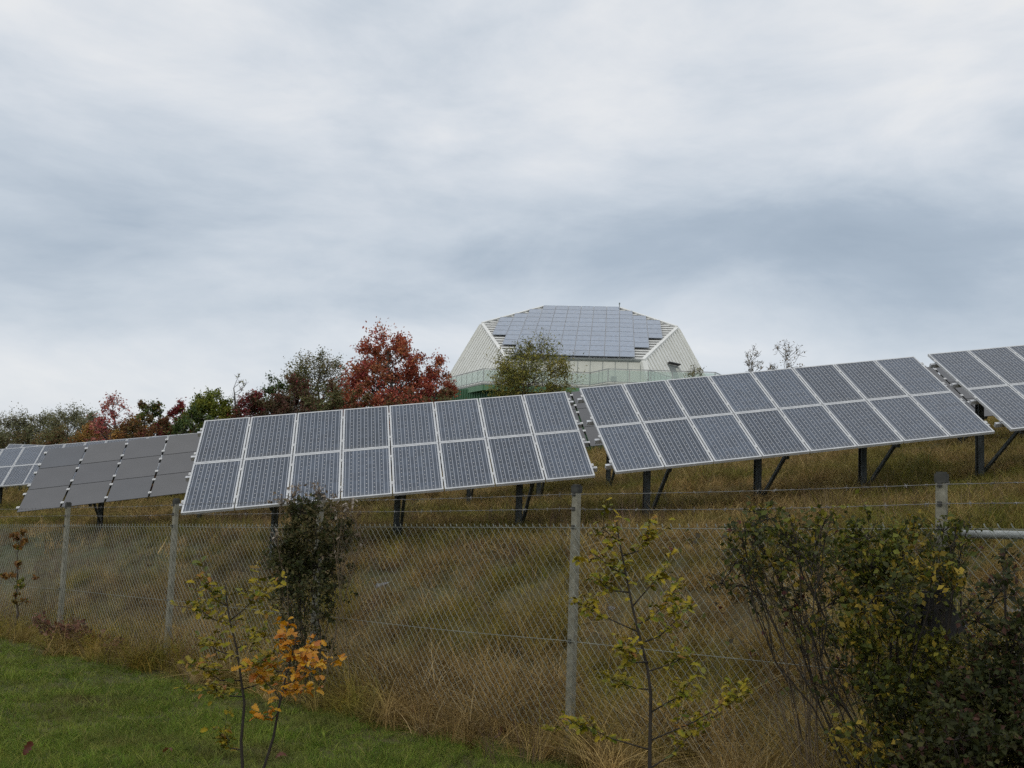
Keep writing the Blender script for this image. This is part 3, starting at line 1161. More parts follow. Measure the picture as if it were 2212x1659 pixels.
def plant(name, label, cat, base, H, rxy, z0, z1, K, nleaf, lsize, pal, barkm, seed, group=None, trunk_r=0.1, shape='round', stems=1, twigs=5,
          cr=0.22, lean=(0, 0), stem_spread=0.1, aspect=0.55, leaf_above=0.0, twig_r=0.006, wood='trunk', spread_leaf=0.45, parent_bits=None):
    """trunk or stems, limbs to each leaf clump, twigs, and leaves spread through the clumps.
    base: ground point; H: height; rxy: crown radius; z0..z1: crown span as fractions of H"""
    r = np.random.default_rng(seed)
    base = np.asarray(base, float)
    T = thing(name, base, label, cat, group)
    wood_m = MB()
    tops = []
    stems_l = []
    for s_ in range(stems):
        off = np.array([r.normal() * stem_spread, r.normal() * stem_spread, 0]) if stems > 1 else np.zeros(3)
        tip = base + (lean[0], lean[1], H * (z1 * 0.9 if stems == 1 else r.uniform(0.55, 0.95))) + off * (3.0 if stems > 1 else 0)
        n_ = 8
        tt_ = np.linspace(0, 1, n_)[:, None]
        pts_ = (base + off - (0, 0, 0.12)) * (1 - tt_) + tip * tt_
        wob = r.normal(size=(n_, 3)) * H * 0.015
        wob[0] = 0
        wob[:, 2] = 0
        pts_ = pts_ + wob
        rr_ = trunk_r * (1 - 0.85 * tt_[:, 0]) * (1 if stems == 1 else r.uniform(0.6, 1.0))
        wood_m.tube(pts_, rr_, 7 if stems == 1 else 5)
        stems_l.append((pts_, rr_))
    P, C, Sz, Nn = [], [], [], []
    pal = np.asarray(pal, float)
    zc, zh = (z0 + z1) / 2 * H, (z1 - z0) / 2 * H
    for k in range(K):
        # clump centre inside the crown, more of them near the outside
        while True:
            q = r.uniform(-1, 1, 3)
            rad = np.linalg.norm(q)
            if 0.25 < rad < 1:
                break
        q = q / rad * rad ** 0.45
        hz = (q[2] + 1) / 2
        sc = 1.0
        if shape == 'cone':
            sc = 1.25 - 0.95 * hz
        elif shape == 'egg':
            sc = 1.12 - 0.5 * hz
        elif shape == 'vase':
            sc = 0.45 + 0.75 * hz
        elif shape == 'wide':
            sc = 1.0
        ztop = zc + q[2] * zh
        lf = hz
        ctr = base + np.array([q[0] * rxy * sc + lean[0] * lf, q[1] * rxy * sc + lean[1] * lf, ztop])
        ctr += r.normal(size=3) * rxy * 0.06
        if ctr[2] < base[2] + 0.05:
            ctr[2] = base[2] + 0.05
        si = int(r.integers(len(stems_l)))
        sp, sr = stems_l[si]
        hd = math.hypot(ctr[0] - base[0], ctr[1] - base[1])
        zs = np.clip(ctr[2] - hd * r.uniform(0.5, 1.0), base[2] + 0.12 * H * (1 if stems == 1 else 0.3), sp[-1, 2])
        f = np.clip((zs - sp[0, 2]) / max(1e-6, sp[-1, 2] - sp[0, 2]), 0, 0.999) * (len(sp) - 1)
        i = int(f)
        st = sp[i] * (1 - (f - i)) + sp[i + 1] * (f - i)
        r0 = (sr[i] * (1 - (f - i)) + sr[i + 1] * (f - i)) * 0.5
        midp = (st + ctr) / 2 + (r.normal(size=3) * 0.08 * np.linalg.norm(ctr - st)) - np.array([0, 0, 0.06 * hd])
        wood_m.tube([st, midp, ctr], [max(r0, twig_r), max(r0 * 0.6, twig_r), twig_r], 4, cap=False)
        crad = cr * rxy * r.uniform(0.6, 1.35)
        ends = []
        for w_ in range(twigs):
            dd = r.normal(size=3)
            dd[2] += 0.35
            out_ = (ctr - base - np.array([0, 0, zc])) / max(rxy, 1e-6)
            dd += out_ * 0.7
            dd /= np.linalg.norm(dd)
            en = ctr + dd * crad * r.uniform(0.7, 1.4)
            mid_ = (ctr + en) / 2 + r.normal(size=3) * crad * 0.1
            wood_m.tube([ctr, mid_, en], [twig_r, twig_r * 0.7, twig_r * 0.4], 3, cap=False)
            ends.append((ctr, en))
        if leaf_above and hz < leaf_above:
            nl = int(nleaf * 0.12)
        else:
            nl = int(nleaf * r.uniform(0.55, 1.45))
        if nl < 1:
            continue
        e_i = r.integers(len(ends), size=nl)
        A = np.array([ends[q_][0] for q_ in e_i])
        B = np.array([ends[q_][1] for q_ in e_i])
        f_ = r.uniform(0.15, 1.1, nl)[:, None]
        P.append(A * (1 - f_) + B * f_ + r.normal(size=(nl, 3)) * crad * spread_leaf * 0.55)
        ccol = pal[r.integers(len(pal))]
        mixc = np.where(r.uniform(size=(nl, 1)) < 0.62, ccol[None], pal[r.integers(len(pal), size=nl)])
        C.append(mixc * r.uniform(0.7, 1.3, (nl, 1)))
        Sz.append(lsize * r.uniform(0.6, 1.3, nl))
        Nn.append(np.repeat((ctr - base - np.array([0, 0, zc * 0.6]))[None], nl, 0) + np.array([0, 0, 0.6 * rxy]))
    o = wood_m.build(wood, barkm, T, smooth=True)
    if P:
        Pn = np.concatenate(P)
        Nv = np.concatenate(Nn)
        Nv /= np.linalg.norm(Nv, axis=1)[:, None] + 1e-9
        me_ = leaf_mesh('crown', Pn - base, Nv, np.concatenate(Sz), np.concatenate(C), aspect)
        me_.materials.append(MT['leaf'])
        co = bpy.data.objects.new('crown', me_)
        link(co)
        co.parent = T
    return T


def px_tree(u, vtop, width, depth, name, label, cat, pal, z0=0.12, K=60, nleaf=90, lsize=0.16, vbase=None, **kw):
    """place a tree by the photograph: crown top at (u, vtop), crown width in photo pixels, metres away"""
    p = at(u, vtop, depth)
    zg = gz(p[0], p[1])
    H = p[2] - zg
    kw.setdefault('trunk_r', 0.028 * H)
    kw.setdefault('cr', 0.34)
    nleaf = int(nleaf * (1.7 if nleaf > 40 else 1.2))
    K = int(K * 1.7)
    lsize *= 0.8
    pal = np.asarray(pal) * 1.45
    return plant(name, label, cat, (p[0], p[1], zg), H * 1.0, width / 2 * depth / FOC * 0.93, z0, 0.97, K, nleaf, lsize, pal, kw.pop('bark', MT['bark']), kw.pop('seed', int(u * 7 + depth)), **kw)


RED = [(0.27, 0.058, 0.040), (0.34, 0.100, 0.050), (0.21, 0.042, 0.036), (0.36, 0.135, 0.055), (0.29, 0.080, 0.045), (0.20, 0.09, 0.04)]
CRIM = [(0.17, 0.030, 0.035), (0.22, 0.045, 0.04), (0.12, 0.025, 0.028), (0.16, 0.05, 0.03)]
PINK = [(0.34, 0.10, 0.09), (0.28, 0.06, 0.06), (0.38, 0.16, 0.11), (0.22, 0.07, 0.05)]
OLV = [(0.10, 0.105, 0.040), (0.13, 0.125, 0.045), (0.08, 0.085, 0.035), (0.16, 0.13, 0.05), (0.12, 0.09, 0.04)]
GRN = [(0.055, 0.085, 0.025), (0.075, 0.105, 0.030), (0.045, 0.065, 0.022)]
YGR = [(0.16, 0.17, 0.025), (0.12, 0.145, 0.025), (0.20, 0.19, 0.03), (0.085, 0.11, 0.02)]
GREY = [(0.15, 0.155, 0.085), (0.19, 0.19, 0.11), (0.12, 0.12, 0.065), (0.20, 0.18, 0.10)]
BRN = [(0.13, 0.065, 0.03), (0.17, 0.085, 0.035), (0.10, 0.055, 0.03), (0.10, 0.08, 0.03)]
ORG = [(0.24, 0.12, 0.03), (0.19, 0.09, 0.03), (0.15, 0.11, 0.03), (0.28, 0.15, 0.04)]
DKB = [(0.075, 0.040, 0.025), (0.10, 0.045, 0.03), (0.06, 0.045, 0.022), (0.085, 0.07, 0.03)]
GT = 'autumn trees and shrubs behind the solar rows'

# the big coloured trees left of the building
px_tree(843, 719, 184, 50, 'maple_tree', 'tall red-orange maple left of the building, the brightest tree', 'tree', RED, z0=0.02, K=100, nleaf=85, lsize=0.20, shape='round', group=GT, seed=4, cr=0.25)
px_tree(948, 772, 100, 51, 'maple_tree', 'small sparse red maple in front of the building\'s left corner', 'tree', RED, z0=0.1, K=34, nleaf=70, lsize=0.18, shape='egg', group=GT, seed=5)
px_tree(693, 768, 165, 53, 'olive_tree_crown', 'broad olive-grey tree left of the red-orange maple', 'tree', OLV, z0=0.05, K=90, nleaf=110, lsize=0.15, group=GT, seed=8, twigs=7).name = 'broad_tree'
px_tree(592, 810, 95, 47, 'round_tree', 'dark green tree standing out of a maroon thicket', 'tree', GRN, z0=0.15, K=46, nleaf=100, lsize=0.15, group=GT, seed=9)
px_tree(640, 822, 90, 46, 'thorn_tree', 'maroon-brown bushy tree under the broad olive one', 'tree', DKB + CRIM[:1], z0=0.05, K=50, nleaf=100, lsize=0.15, group=GT, seed=10)
px_tree(512, 806, 70, 47, 'bare_tree', 'nearly bare pale-twigged tree behind the yellow-green one', 'tree', YGR + BRN, z0=0.2, K=26, nleaf=9, lsize=0.13, group=GT, seed=11, twigs=8, bark=MT['bark_grey'], twig_r=0.012)
px_tree(458, 838, 100, 44, 'field_maple', 'bushy yellow-green tree above the left end of the front table', 'tree', YGR, z0=0.05, K=60, nleaf=110, lsize=0.15, group=GT, seed=12)
px_tree(392, 862, 66, 46, 'thorn_tree', 'small crimson tree between a yellow-green and a green tree', 'tree', CRIM, z0=0.05, K=36, nleaf=90, lsize=0.14, group=GT, seed=13)
px_tree(322, 866, 82, 48, 'round_tree', 'mid green tree with a ragged top between pink and crimson trees', 'tree', GRN + YGR[:2] + BRN[:1], z0=0.05, K=46, nleaf=90, lsize=0.15, group=GT, seed=14)
px_tree(250, 854, 92, 48, 'maple_tree', 'sparse pink-red tree with pale twigs at left', 'tree', PINK, z0=0.12, K=48, nleaf=34, lsize=0.17, group=GT, seed=15, twigs=7, bark=MT['bark_grey'], twig_r=0.012)
for i, (u, vt, w_, dd, lab) in enumerate((
        (-25, 894, 80, 84, 'thin grey-green tree cut by the left edge of the photo'),
        (42, 898, 76, 80, 'second thin grey-green tree from the left edge'),
        (98, 890, 72, 82, 'third thin grey-green tree from the left edge, a little lower'),
        (150, 884, 80, 78, 'fullest grey-green tree of the far hedgerow at left'),
        (200, 897, 60, 75, 'low grey-green tree beside the sparse pink-red one'))):
    px_tree(u, vt + 3, w_ * 1.55, dd, 'hedgerow_tree', lab, 'tree', GREY if i % 2 == 0 else GREY + OLV[:2], z0=0.05, K=46, nleaf=70, lsize=0.19, group='thin trees of the far hedgerow', seed=20 + i, twigs=8, twig_r=0.016, shape='egg')
# undergrowth below them
for i, (u, vt, w_, dd, pal, nm, lab) in enumerate((
        (205, 915, 90, 60, ORG, 'shrub', 'orange-brown shrub under the sparse pink-red tree'),
        (285, 905, 90, 44, ORG + BRN, 'shrub', 'rusty shrub below the ragged green tree'),
        (345, 896, 80, 43, BRN + CRIM[:1], 'shrub', 'reddish brown shrub right of the ragged green tree'),
        (425, 885, 90, 41, GRN + YGR[1:2], 'shrub', 'dark green shrub at the upper left corner of the front table'),
        (545, 850, 90, 44, CRIM + DKB, 'shrub', 'maroon thicket shrub right of the yellow-green tree'),
        (610, 855, 100, 43, DKB, 'shrub', 'dark brown shrub in the middle of the thicket'),
        (705, 838, 110, 44, OLV + DKB, 'shrub', 'olive-brown shrub below the broad olive tree'),
        (790, 842, 90, 44, BRN + RED[:2], 'shrub', 'rust-brown shrub at the left foot of the red maple'),
        (880, 838, 110, 45, RED[:2] + BRN, 'shrub', 'rusty low shrub at the right foot of the red maple'),
        (975, 832, 80, 47, BRN + OLV[:1], 'shrub', 'brown low shrub against the green base wall'),
        (30, 935, 110, 66, OLV + DKB, 'shrub', 'dark olive hedge shrub at the left edge above the distant table'),
        (120, 932, 100, 63, BRN + OLV, 'shrub', 'brown hedge shrub above the distant framed table'))):
    px_tree(u, vt, w_, dd, nm, lab, 'shrub', pal, z0=0.02, K=44, nleaf=95, lsize=0.16, group='undergrowth below the autumn trees', seed=40 + i, stems=4, stem_spread=0.4, trunk_r=0.06)
# the bush before the building and the thin trees at right
px_tree(1152, 742, 175, 62, 'willow_tree', 'yellow-green willowy tree in front of the building', 'tree', [(0.15, 0.15, 0.03), (0.20, 0.185, 0.035), (0.11, 0.12, 0.025), (0.25, 0.21, 0.05)], z0=0.12, K=85, nleaf=75, lsize=0.22, shape='vase', group=GT, seed=60, twigs=8, stems=4, stem_spread=0.3, trunk_r=0.09, aspect=0.35, twig_r=0.014)
px_tree(1627, 748, 62, 38, 'bare_tree', 'left of the two nearly bare saplings above the right table', 'tree', [(0.20, 0.16, 0.10), (0.14, 0.12, 0.07)], z0=0.4, K=22, nleaf=8, lsize=0.11, group=GT, seed=61, twigs=6, bark=MT['bark_grey'], twig_r=0.009, shape='egg', trunk_r=0.05)
px_tree(1697, 738, 84, 38, 'bare_tree', 'right and taller of the two nearly bare saplings above the right table', 'tree', [(0.22, 0.17, 0.11), (0.15, 0.12, 0.07)], z0=0.4, K=26, nleaf=9, lsize=0.11, group=GT, seed=62, twigs=6, bark=MT['bark_grey'], twig_r=0.009, shape='vase', trunk_r=0.05)
px_tree(1500, 783, 70, 58, 'bare_tree', 'thin leafy twigs before the right corner of the building', 'tree', [(0.12, 0.12, 0.05), (0.16, 0.14, 0.06)], z0=0.4, K=16, nleaf=26, lsize=0.14, group=GT, seed=63, twigs=6, twig_r=0.011, trunk_r=0.05)

# foreground shrubs, built clump by clump
def blob_plant(name, label, cat, group, base_uv, depth, blobs, lsize, pal, barkm, seed, density=5200, stem_r=0.012, dspread=0.35, twig_r=0.0022, droop=0.0, nst=None):
    """blobs: (u, v, radius in photo pixels, leafiness). Forking stems lead to every clump, leaves sit on its twigs"""
    r = np.random.default_rng(seed)
    base = at(base_uv[0], base_uv[1], depth)
    base[2] = gz(base[0], base[1])
    T = thing(name, base, label, cat, group)
    w_ = MB()
    P, C, Sz, Nn = [], [], [], []
    pal = np.asarray(pal, float)
    nodes = []
    for u, v_, rp, dn in sorted(blobs, key=lambda q: -q[1]):
        c = at(u, v_, depth + r.normal() * dspread * 0.6)
        R = rp * depth / FOC
        if c[2] < gz(c[0], c[1]) + 0.1:
            c[2] = gz(c[0], c[1]) + 0.1
        # fork from the nearest clump below, else from the ground
        best, bd = None, 1e9
        for q in nodes:
            if q[2] < c[2] - 0.08:
                d = np.linalg.norm(q - c) * (1.0 + 0.8 * abs(q[0] - c[0]))
                if d < bd:
                    best, bd = q, d
        gnd = np.array([base[0] + r.normal() * 0.10, base[1] + r.normal() * 0.1, base[2] - 0.05])
        src = gnd if best is None or r.uniform() < 0.45 else best
        L_ = np.linalg.norm(c - src)
        t_ = np.linspace(0, 1, 7)[:, None]
        bow = np.array([(c[0] - src[0]) * 0.25, 0, 0.12 * L_]) * np.sin(t_ * math.pi) * r.uniform(-0.2, 1.0)
        pts = src * (1 - t_) + c * t_ + bow + r.normal(size=(7, 3)) * 0.02 * L_ * np.sin(t_ * math.pi)
        r0 = stem_r * (1.0 if src is gnd else 0.55) * r.uniform(0.5, 1.0)
        w_.tube(pts, np.linspace(r0, twig_r * 1.6, 7), 5, cap=False)
        nodes.append(c)
        nodes.append(pts[4])
        segs = []
        nt_ = max(6, int(8 + R * 40))
        for k in range(nt_):
            st = pts[int(r.integers(3, 7))] if r.uniform() < 0.5 else c
            d = r.normal(size=3)
            d[2] = d[2] * 0.8 + 0.25 - droop
            d /= np.linalg.norm(d)
            e1 = c + d * R * r.uniform(0.35, 0.95)
            m_ = (st + e1) / 2 + r.normal(size=3) * R * 0.12
            w_.tube([st, m_, e1], [twig_r * 1.4, twig_r, twig_r * 0.7], 3, cap=False)
            segs.append((m_, e1))
            for q in range(2):
                e2 = e1 + (d * 0.5 + r.normal(size=3) * 0.5) * R * r.uniform(0.25, 0.6)
                f0 = m_ * 0.4 + e1 * 0.6
                w_.tube([f0, e2], [twig_r * 0.8, twig_r * 0.5], 3, cap=False)
                segs.append((f0, e2))
        nl = int(density * R * R * dn * r.uniform(0.8, 1.2))
        if nl < 1:
            continue
        si = r.integers(len(segs), size=nl)
        A = np.array([segs[i][0] for i in si])
        B = np.array([segs[i][1] for i in si])
        f = (np.ceil(r.uniform(0, 1, nl) * 5) / 5)[:, None]
        P.append(A * (1 - f) + B * f + r.normal(size=(nl, 3)) * lsize * 0.45)
        cc = pal[r.integers(len(pal))]
        mixc = np.where(r.uniform(size=(nl, 1)) < 0.4, cc[None], pal[r.integers(len(pal), size=nl)])
        C.append(mixc * r.uniform(0.65, 1.35, (nl, 1)))
        Sz.append(lsize * r.uniform(0.5, 1.4, nl))
        Nn.append(np.repeat([[0, -0.3, 1.0]], nl, 0))
    w_.build('stems', barkm, T, smooth=True)
    me_ = leaf_mesh('foliage', np.concatenate(P) - base, np.concatenate(Nn), np.concatenate(Sz), np.concatenate(C), 0.62)
    me_.materials.append(MT['leaf'])
    co = link(bpy.data.objects.new('foliage', me_))
    co.parent = T
    return T


DG = [(0.045, 0.055, 0.016), (0.065, 0.07, 0.02), (0.085, 0.08, 0.026), (0.035, 0.042, 0.013), (0.11, 0.09, 0.035)]
HAW = [(0.075, 0.09, 0.014), (0.13, 0.14, 0.018), (0.048, 0.06, 0.012), (0.21, 0.19, 0.022), (0.06, 0.075, 0.013), (0.28, 0.20, 0.025), (0.09, 0.07, 0.02)]
blob_plant('fence_shrub', 'dark shrub with bare lower stems growing up through the fence, left of centre', 'shrub', None, (672, 1500), 9.75,
           [(636, 1135, 52, 0.8), (690, 1141, 58, 0.9), (742, 1144, 44, 0.45), (660, 1186, 66, 1.0), (716, 1186, 52, 0.9), (630, 1205, 52, 0.8), (683, 1224, 56, 0.85), (735, 1230, 38, 0.5), (680, 1092, 34, 0.5), (650, 1105, 36, 0.5),
            (605, 1294, 46, 0.22), (674, 1278, 48, 0.5), (651, 1358, 46, 0.32), (705, 1330, 42, 0.32), (622, 1250, 46, 0.5), (660, 1430, 48, 0.28), (596, 1200, 34, 0.35), (690, 1400, 46, 0.3), (620, 1400, 42, 0.22), (720, 1280, 40, 0.35), (640, 1310, 44, 0.35)],
           0.042, DG, MT['bark_dark'], 71, density=12500, stem_r=0.012)
blob_plant('dead_climber', 'grey-brown dead climber with pale seed heads tangled over the dark shrub on the fence', 'shrub', None, (700, 1500), 9.6,
           [(612, 1085, 26, 0.5), (640, 1068, 30, 0.5), (690, 1066, 28, 0.6), (715, 1085, 32, 0.5), (763, 1120, 34, 0.25), (780, 1160, 28, 0.2), (740, 1095, 30, 0.4), (597, 1160, 25, 0.2), (740, 1200, 35, 0.12)],
           0.040, [(0.30, 0.24, 0.18), (0.20, 0.15, 0.10), (0.12, 0.085, 0.055), (0.40, 0.34, 0.28), (0.16, 0.12, 0.08)], MT['twig_tan'], 72, density=4200, stem_r=0.006, twig_r=0.002)
GB = 'hawthorn bushes at the right'
blob_plant('hawthorn_bush', 'loose leaning hawthorn bush of yellow-green leaves, the left one of three at right', 'bush', GB, (1900, 1640), 6.0,
           [(1632, 1170, 70, 0.75), (1600, 1150, 45, 0.6), (1708, 1158, 62, 0.7), (1670, 1223, 58, 0.7), (1590, 1215, 45, 0.3), (1560, 1260, 45, 0.2), (1740, 1215, 50, 0.35), (1640, 1285, 45, 0.3), (1780, 1180, 50, 0.35), (1796, 1376, 55, 0.7), (1720, 1300, 40, 0.15), (1861, 1495, 55, 0.5), (1830, 1440, 45, 0.4), (1760, 1270, 50, 0.35), (1700, 1180, 60, 0.7), (1780, 1130, 45, 0.5), (1660, 1120, 45, 0.5), (1810, 1290, 55, 0.5), (1750, 1350, 45, 0.25), (1620, 1240, 50, 0.4), (1690, 1270, 45, 0.3), (1790, 1490, 45, 0.25), (1840, 1220, 60, 0.6)],
           0.042, HAW + DG[:2], MT['bark_dark'], 81, density=8200, dspread=0.45, stem_r=0.008)
blob_plant('hawthorn_bush', 'dense hawthorn bush around the near fence post with the diamond board', 'bush', GB, (1975, 1680), 5.75,
           [(1873, 1165, 78, 0.7), (1880, 1225, 70, 0.7), (1949, 1215, 75, 0.75), (2053, 1180, 62, 0.7), (2014, 1235, 66, 0.8), (2090, 1140, 30, 0.3), (1861, 1315, 62, 0.75), (1865, 1391, 62, 0.8), (1938, 1345, 55, 0.7), (1919, 1464, 70, 0.8), (1995, 1420, 78, 0.9), (1950, 1290, 55, 0.6), (2033, 1502, 100, 1.0), (1976, 1579, 90, 0.9), (1900, 1560, 60, 0.6), (2040, 1310, 40, 0.4), (1900, 1270, 70, 0.8), (1990, 1320, 60, 0.7), (1960, 1170, 60, 0.6), (1890, 1430, 70, 0.9), (1950, 1520, 80, 1.0), (2000, 1480, 80, 1.0), (1930, 1630, 80, 0.9), (1860, 1600, 60, 0.6), (2060, 1250, 55, 0.6), (2050, 1420, 70, 0.9), (2036, 1150, 42, 0.6)],
           0.040, HAW[:3] + DG[:2] + HAW[3:6], MT['bark_dark'], 82, density=12000, stem_r=0.011)
blob_plant('hawthorn_bush', 'darkest hawthorn bush filling the lower right corner', 'bush', GB, (2150, 1720), 5.1,
           [(2129, 1445, 85, 0.55), (2148, 1570, 115, 0.9), (2060, 1600, 90, 0.9), (2187, 1636, 120, 1.0), (2240, 1500, 110, 0.8), (2167, 1273, 55, 0.3), (2167, 1215, 42, 0.3), (2230, 1350, 80, 0.4), (2110, 1340, 50, 0.25), (2010, 1640, 80, 0.8), (2290, 1600, 120, 0.9), (2100, 1680, 110, 1.0), (2180, 1450, 90, 0.8), (2080, 1520, 80, 0.9), (2200, 1560, 110, 1.0), (2120, 1620, 110, 1.0), (2230, 1680, 120, 1.0), (2190, 1360, 70, 0.4)],
           0.036, [(0.035, 0.045, 0.012), (0.05, 0.056, 0.015), (0.028, 0.036, 0.010), (0.07, 0.068, 0.018), (0.08, 0.038, 0.026)], MT['bark_dark'], 83, density=20000, stem_r=0.012)
blob_plant('bracken_heap', 'heap of dead red-brown bracken at the foot of the two left fence posts', 'bracken', None, (190, 1400), 12.6,
           [(110, 1352, 26, 0.7), (140, 1368, 30, 0.8), (175, 1378, 30, 0.9), (210, 1388, 30, 0.9), (245, 1398, 26, 0.7), (160, 1345, 24, 0.4), (80, 1345, 22, 0.5)],
           0.06, [(0.16, 0.07, 0.045), (0.22, 0.11, 0.07), (0.10, 0.05, 0.035), (0.28, 0.16, 0.11), (0.07, 0.045, 0.03)], MT['twig_tan'], 74, density=4200, stem_r=0.006, twig_r=0.003)
# bramble canes arching out above the bushes
for j, (bu, bd, lab) in enumerate(((1760, 6.2, 'bare bramble canes arching above the leaning hawthorn bush'), (1985, 6.5, 'red-tinged bramble canes behind the near fence post'))):
    r_ = np.random.default_rng(300 + j)
    b4 = at(bu, 1500, bd)
    b4[2] = gz(b4[0], b4[1])
    BT = thing('bramble', b4, lab, 'bramble', 'brambles among the hawthorn bushes')
    P_, C_, cmb = [], [], MB()
    for k in range(16):
        az = r_.uniform(0, 6.28)
        out_ = np.array([math.cos(az), math.sin(az) * 0.5, 0]) * r_.uniform(0.3, 0.9)
        hh = r_.uniform(1.2, 2.05)
        t_ = np.linspace(0, 1, 10)[:, None]
        pts = b4 + out_ * t_ + np.array([0, 0, 1.0]) * (hh * (1.75 * t_ - 0.85 * t_ ** 2.4)) + r_.normal(size=(10, 3)) * 0.012
        cmb.tube(pts, np.linspace(0.005, 0.0016, 10), 4, cap=False)
        for q in range(14):
            i = int(r_.integers(4, 10))
            P_.append(pts[i] + r_.normal(size=3) * 0.035)
            C_.append([(0.10, 0.03, 0.025), (0.09, 0.10, 0.025), (0.16, 0.12, 0.03), (0.06, 0.05, 0.03)][int(r_.integers(4))])
    cmb.build('canes', MT['twig_tan'], BT)
    lm_ = leaf_mesh('leaves', np.array(P_) - b4, np.repeat([[0, 0, 1.0]], len(P_), 0), np.full(len(P_), 0.045), np.array(C_), 0.7)
    lm_.materials.append(MT['leaf'])
    lo_ = link(bpy.data.objects.new('leaves', lm_))
    lo_.parent = BT
# thin young tree at the left edge
b3 = at(28, 1365, 14.6)
plant('thin_sapling', 'thin sapling with a few yellow-brown leaves at the left edge before the fence', 'sapling', (b3[0], b3[1], gz(b3[0], b3[1])), at(15, 1135, 14.6)[2] - gz(b3[0], b3[1]), 0.24, 0.25, 0.98, 16, 26, 0.07, ORG + YGR[:1], MT['bark'], 90, trunk_r=0.022, twigs=4, twig_r=0.004)

# ------------------------------------------------------------------ oak saplings, leaf by leaf
def oak_leaf(name, mat_, curl):
    """lobed outline, folded along the midrib and curled"""
    ys = [0.0, 0.10, 0.20, 0.30, 0.40, 0.52, 0.62, 0.74, 0.86, 0.95, 1.0]
    ws = [0.015, 0.06, 0.17, 0.09, 0.25, 0.13, 0.31, 0.17, 0.25, 0.13, 0.02]
    vv, ff = [], []
    for y, w_ in zip(ys, ws):
        z = curl * (y - 0.4) ** 2
        vv += [(-w_, y, z + w_ * 0.45), (0, y, z), (w_, y, z + w_ * 0.45)]
    for i in range(len(ys) - 1):
        a_ = i * 3
        ff += [(a_, a_ + 1, a_ + 4, a_ + 3), (a_ + 1, a_ + 2, a_ + 5, a_ + 4)]
    q = MB()
    q.add(vv, ff)
    return q.mesh(name, mat_, smooth=True)


OAKS = {k: [oak_leaf('leaf', MT[k], c) for c in (-0.5, 0.25, -1.0)] for k in ('oak_green', 'oak_orange')}


def sapling(label, stem_px, depth, branches, kind, nleaf, lsize, seed, r0=0.013):
    r = np.random.default_rng(seed)
    pts = [at(u, v_, depth) for u, v_ in stem_px]
    foot = pts[0].copy()
    foot[2] = gz(foot[0], foot[1])
    T = thing('oak_sapling', foot, label, 'sapling', 'young oaks on the lawn')
    sp = np.array([foot - (0, 0, 0.05)] + pts)
    wmb = MB()
    wmb.tube(sp, np.linspace(r0, r0 * 0.3, len(sp)), 8)
    stem = wmb.build('stem', MT['bark_dark'], T, smooth=True)
    segs = [(sp[i], sp[i + 1], 0.55 if i >= len(sp) * 0.5 else 0.0) for i in range(len(sp) - 1)]
    for (u0, v0), (u1, v1), dz in branches:
        a_, b_ = at(u0, v0, depth), at(u1, v1, depth + dz)
        m1 = (a_ + b_) / 2 + np.array([0, 0, -0.02]) + r.normal(size=3) * 0.01
        q = MB()
        q.tube([a_, m1, b_], [r0 * 0.42, r0 * 0.3, r0 * 0.14], 5)
        q.build('branch', MT['bark_dark'], T, smooth=True)
        segs.append((a_ * 0.3 + m1 * 0.7, m1, 0.6))
        segs.append((m1, b_, 1.6))
        for _ in range(5):      # side twigs
            f = r.uniform(0.35, 1.0)
            s_ = m1 * (1 - f) + b_ * f
            e_ = s_ + r.normal(size=3) * np.array([0.065, 0.07, 0.06]) + (b_ - a_) * 0.15 + (0, 0, 0.03)
            q = MB()
            q.tube([s_, e_], [r0 * 0.14, r0 * 0.08], 4)
            q.build('twig', MT['bark_dark'], T)
            segs.append((s_, e_, 0.9))
    more = MB()
    wts = np.array([np.linalg.norm(b_ - a_) * w_ for a_, b_, w_ in segs])
    wts /= wts.sum()
    for k in range(nleaf):
        a_, b_, _w = segs[int(r.choice(len(segs), p=wts))]
        f = math.ceil(r.uniform(0, 1) * 5) / 5
        p = a_ * (1 - f) + b_ * f + r.normal(size=3) * 0.010
        az = r.uniform(0, 2 * math.pi)
        yv = np.array([math.cos(az), math.sin(az), r.uniform(-0.55, 0.75)])
        yv /= np.linalg.norm(yv)
        zv = np.array([r.normal() * 0.5, r.normal() * 0.5 - 0.25, 1.0])
        xv = np.cross(yv, zv)
        xv /= np.linalg.norm(xv)
        zv = np.cross(xv, yv)
        s_ = lsize * r.uniform(0.6, 1.25)
        src = OAKS[kind][int(r.integers(3))]
        R_ = np.stack([xv, yv, zv], 1)
        if k >= 296:        # past 300 leaves the rest are one part
            vv = np.array([q.co for q in src.vertices]) * s_
            more.add(vv @ R_.T + p, [tuple(q.vertices) for q in src.polygons])
            continue
        lo = bpy.data.objects.new('leaf', src)
        link(lo)
        lo.parent = T
        lo.rotation_euler = Matrix([list(map(float, q)) for q in R_]).to_euler()
        lo.location = Vector((p - foot).tolist())
        lo.scale = (s_, s_, s_)
    if more.n:
        mo = more.build('foliage', MT['oak_mass'], T, smooth=True)
        mo['kind'] = 'stuff'
    return T


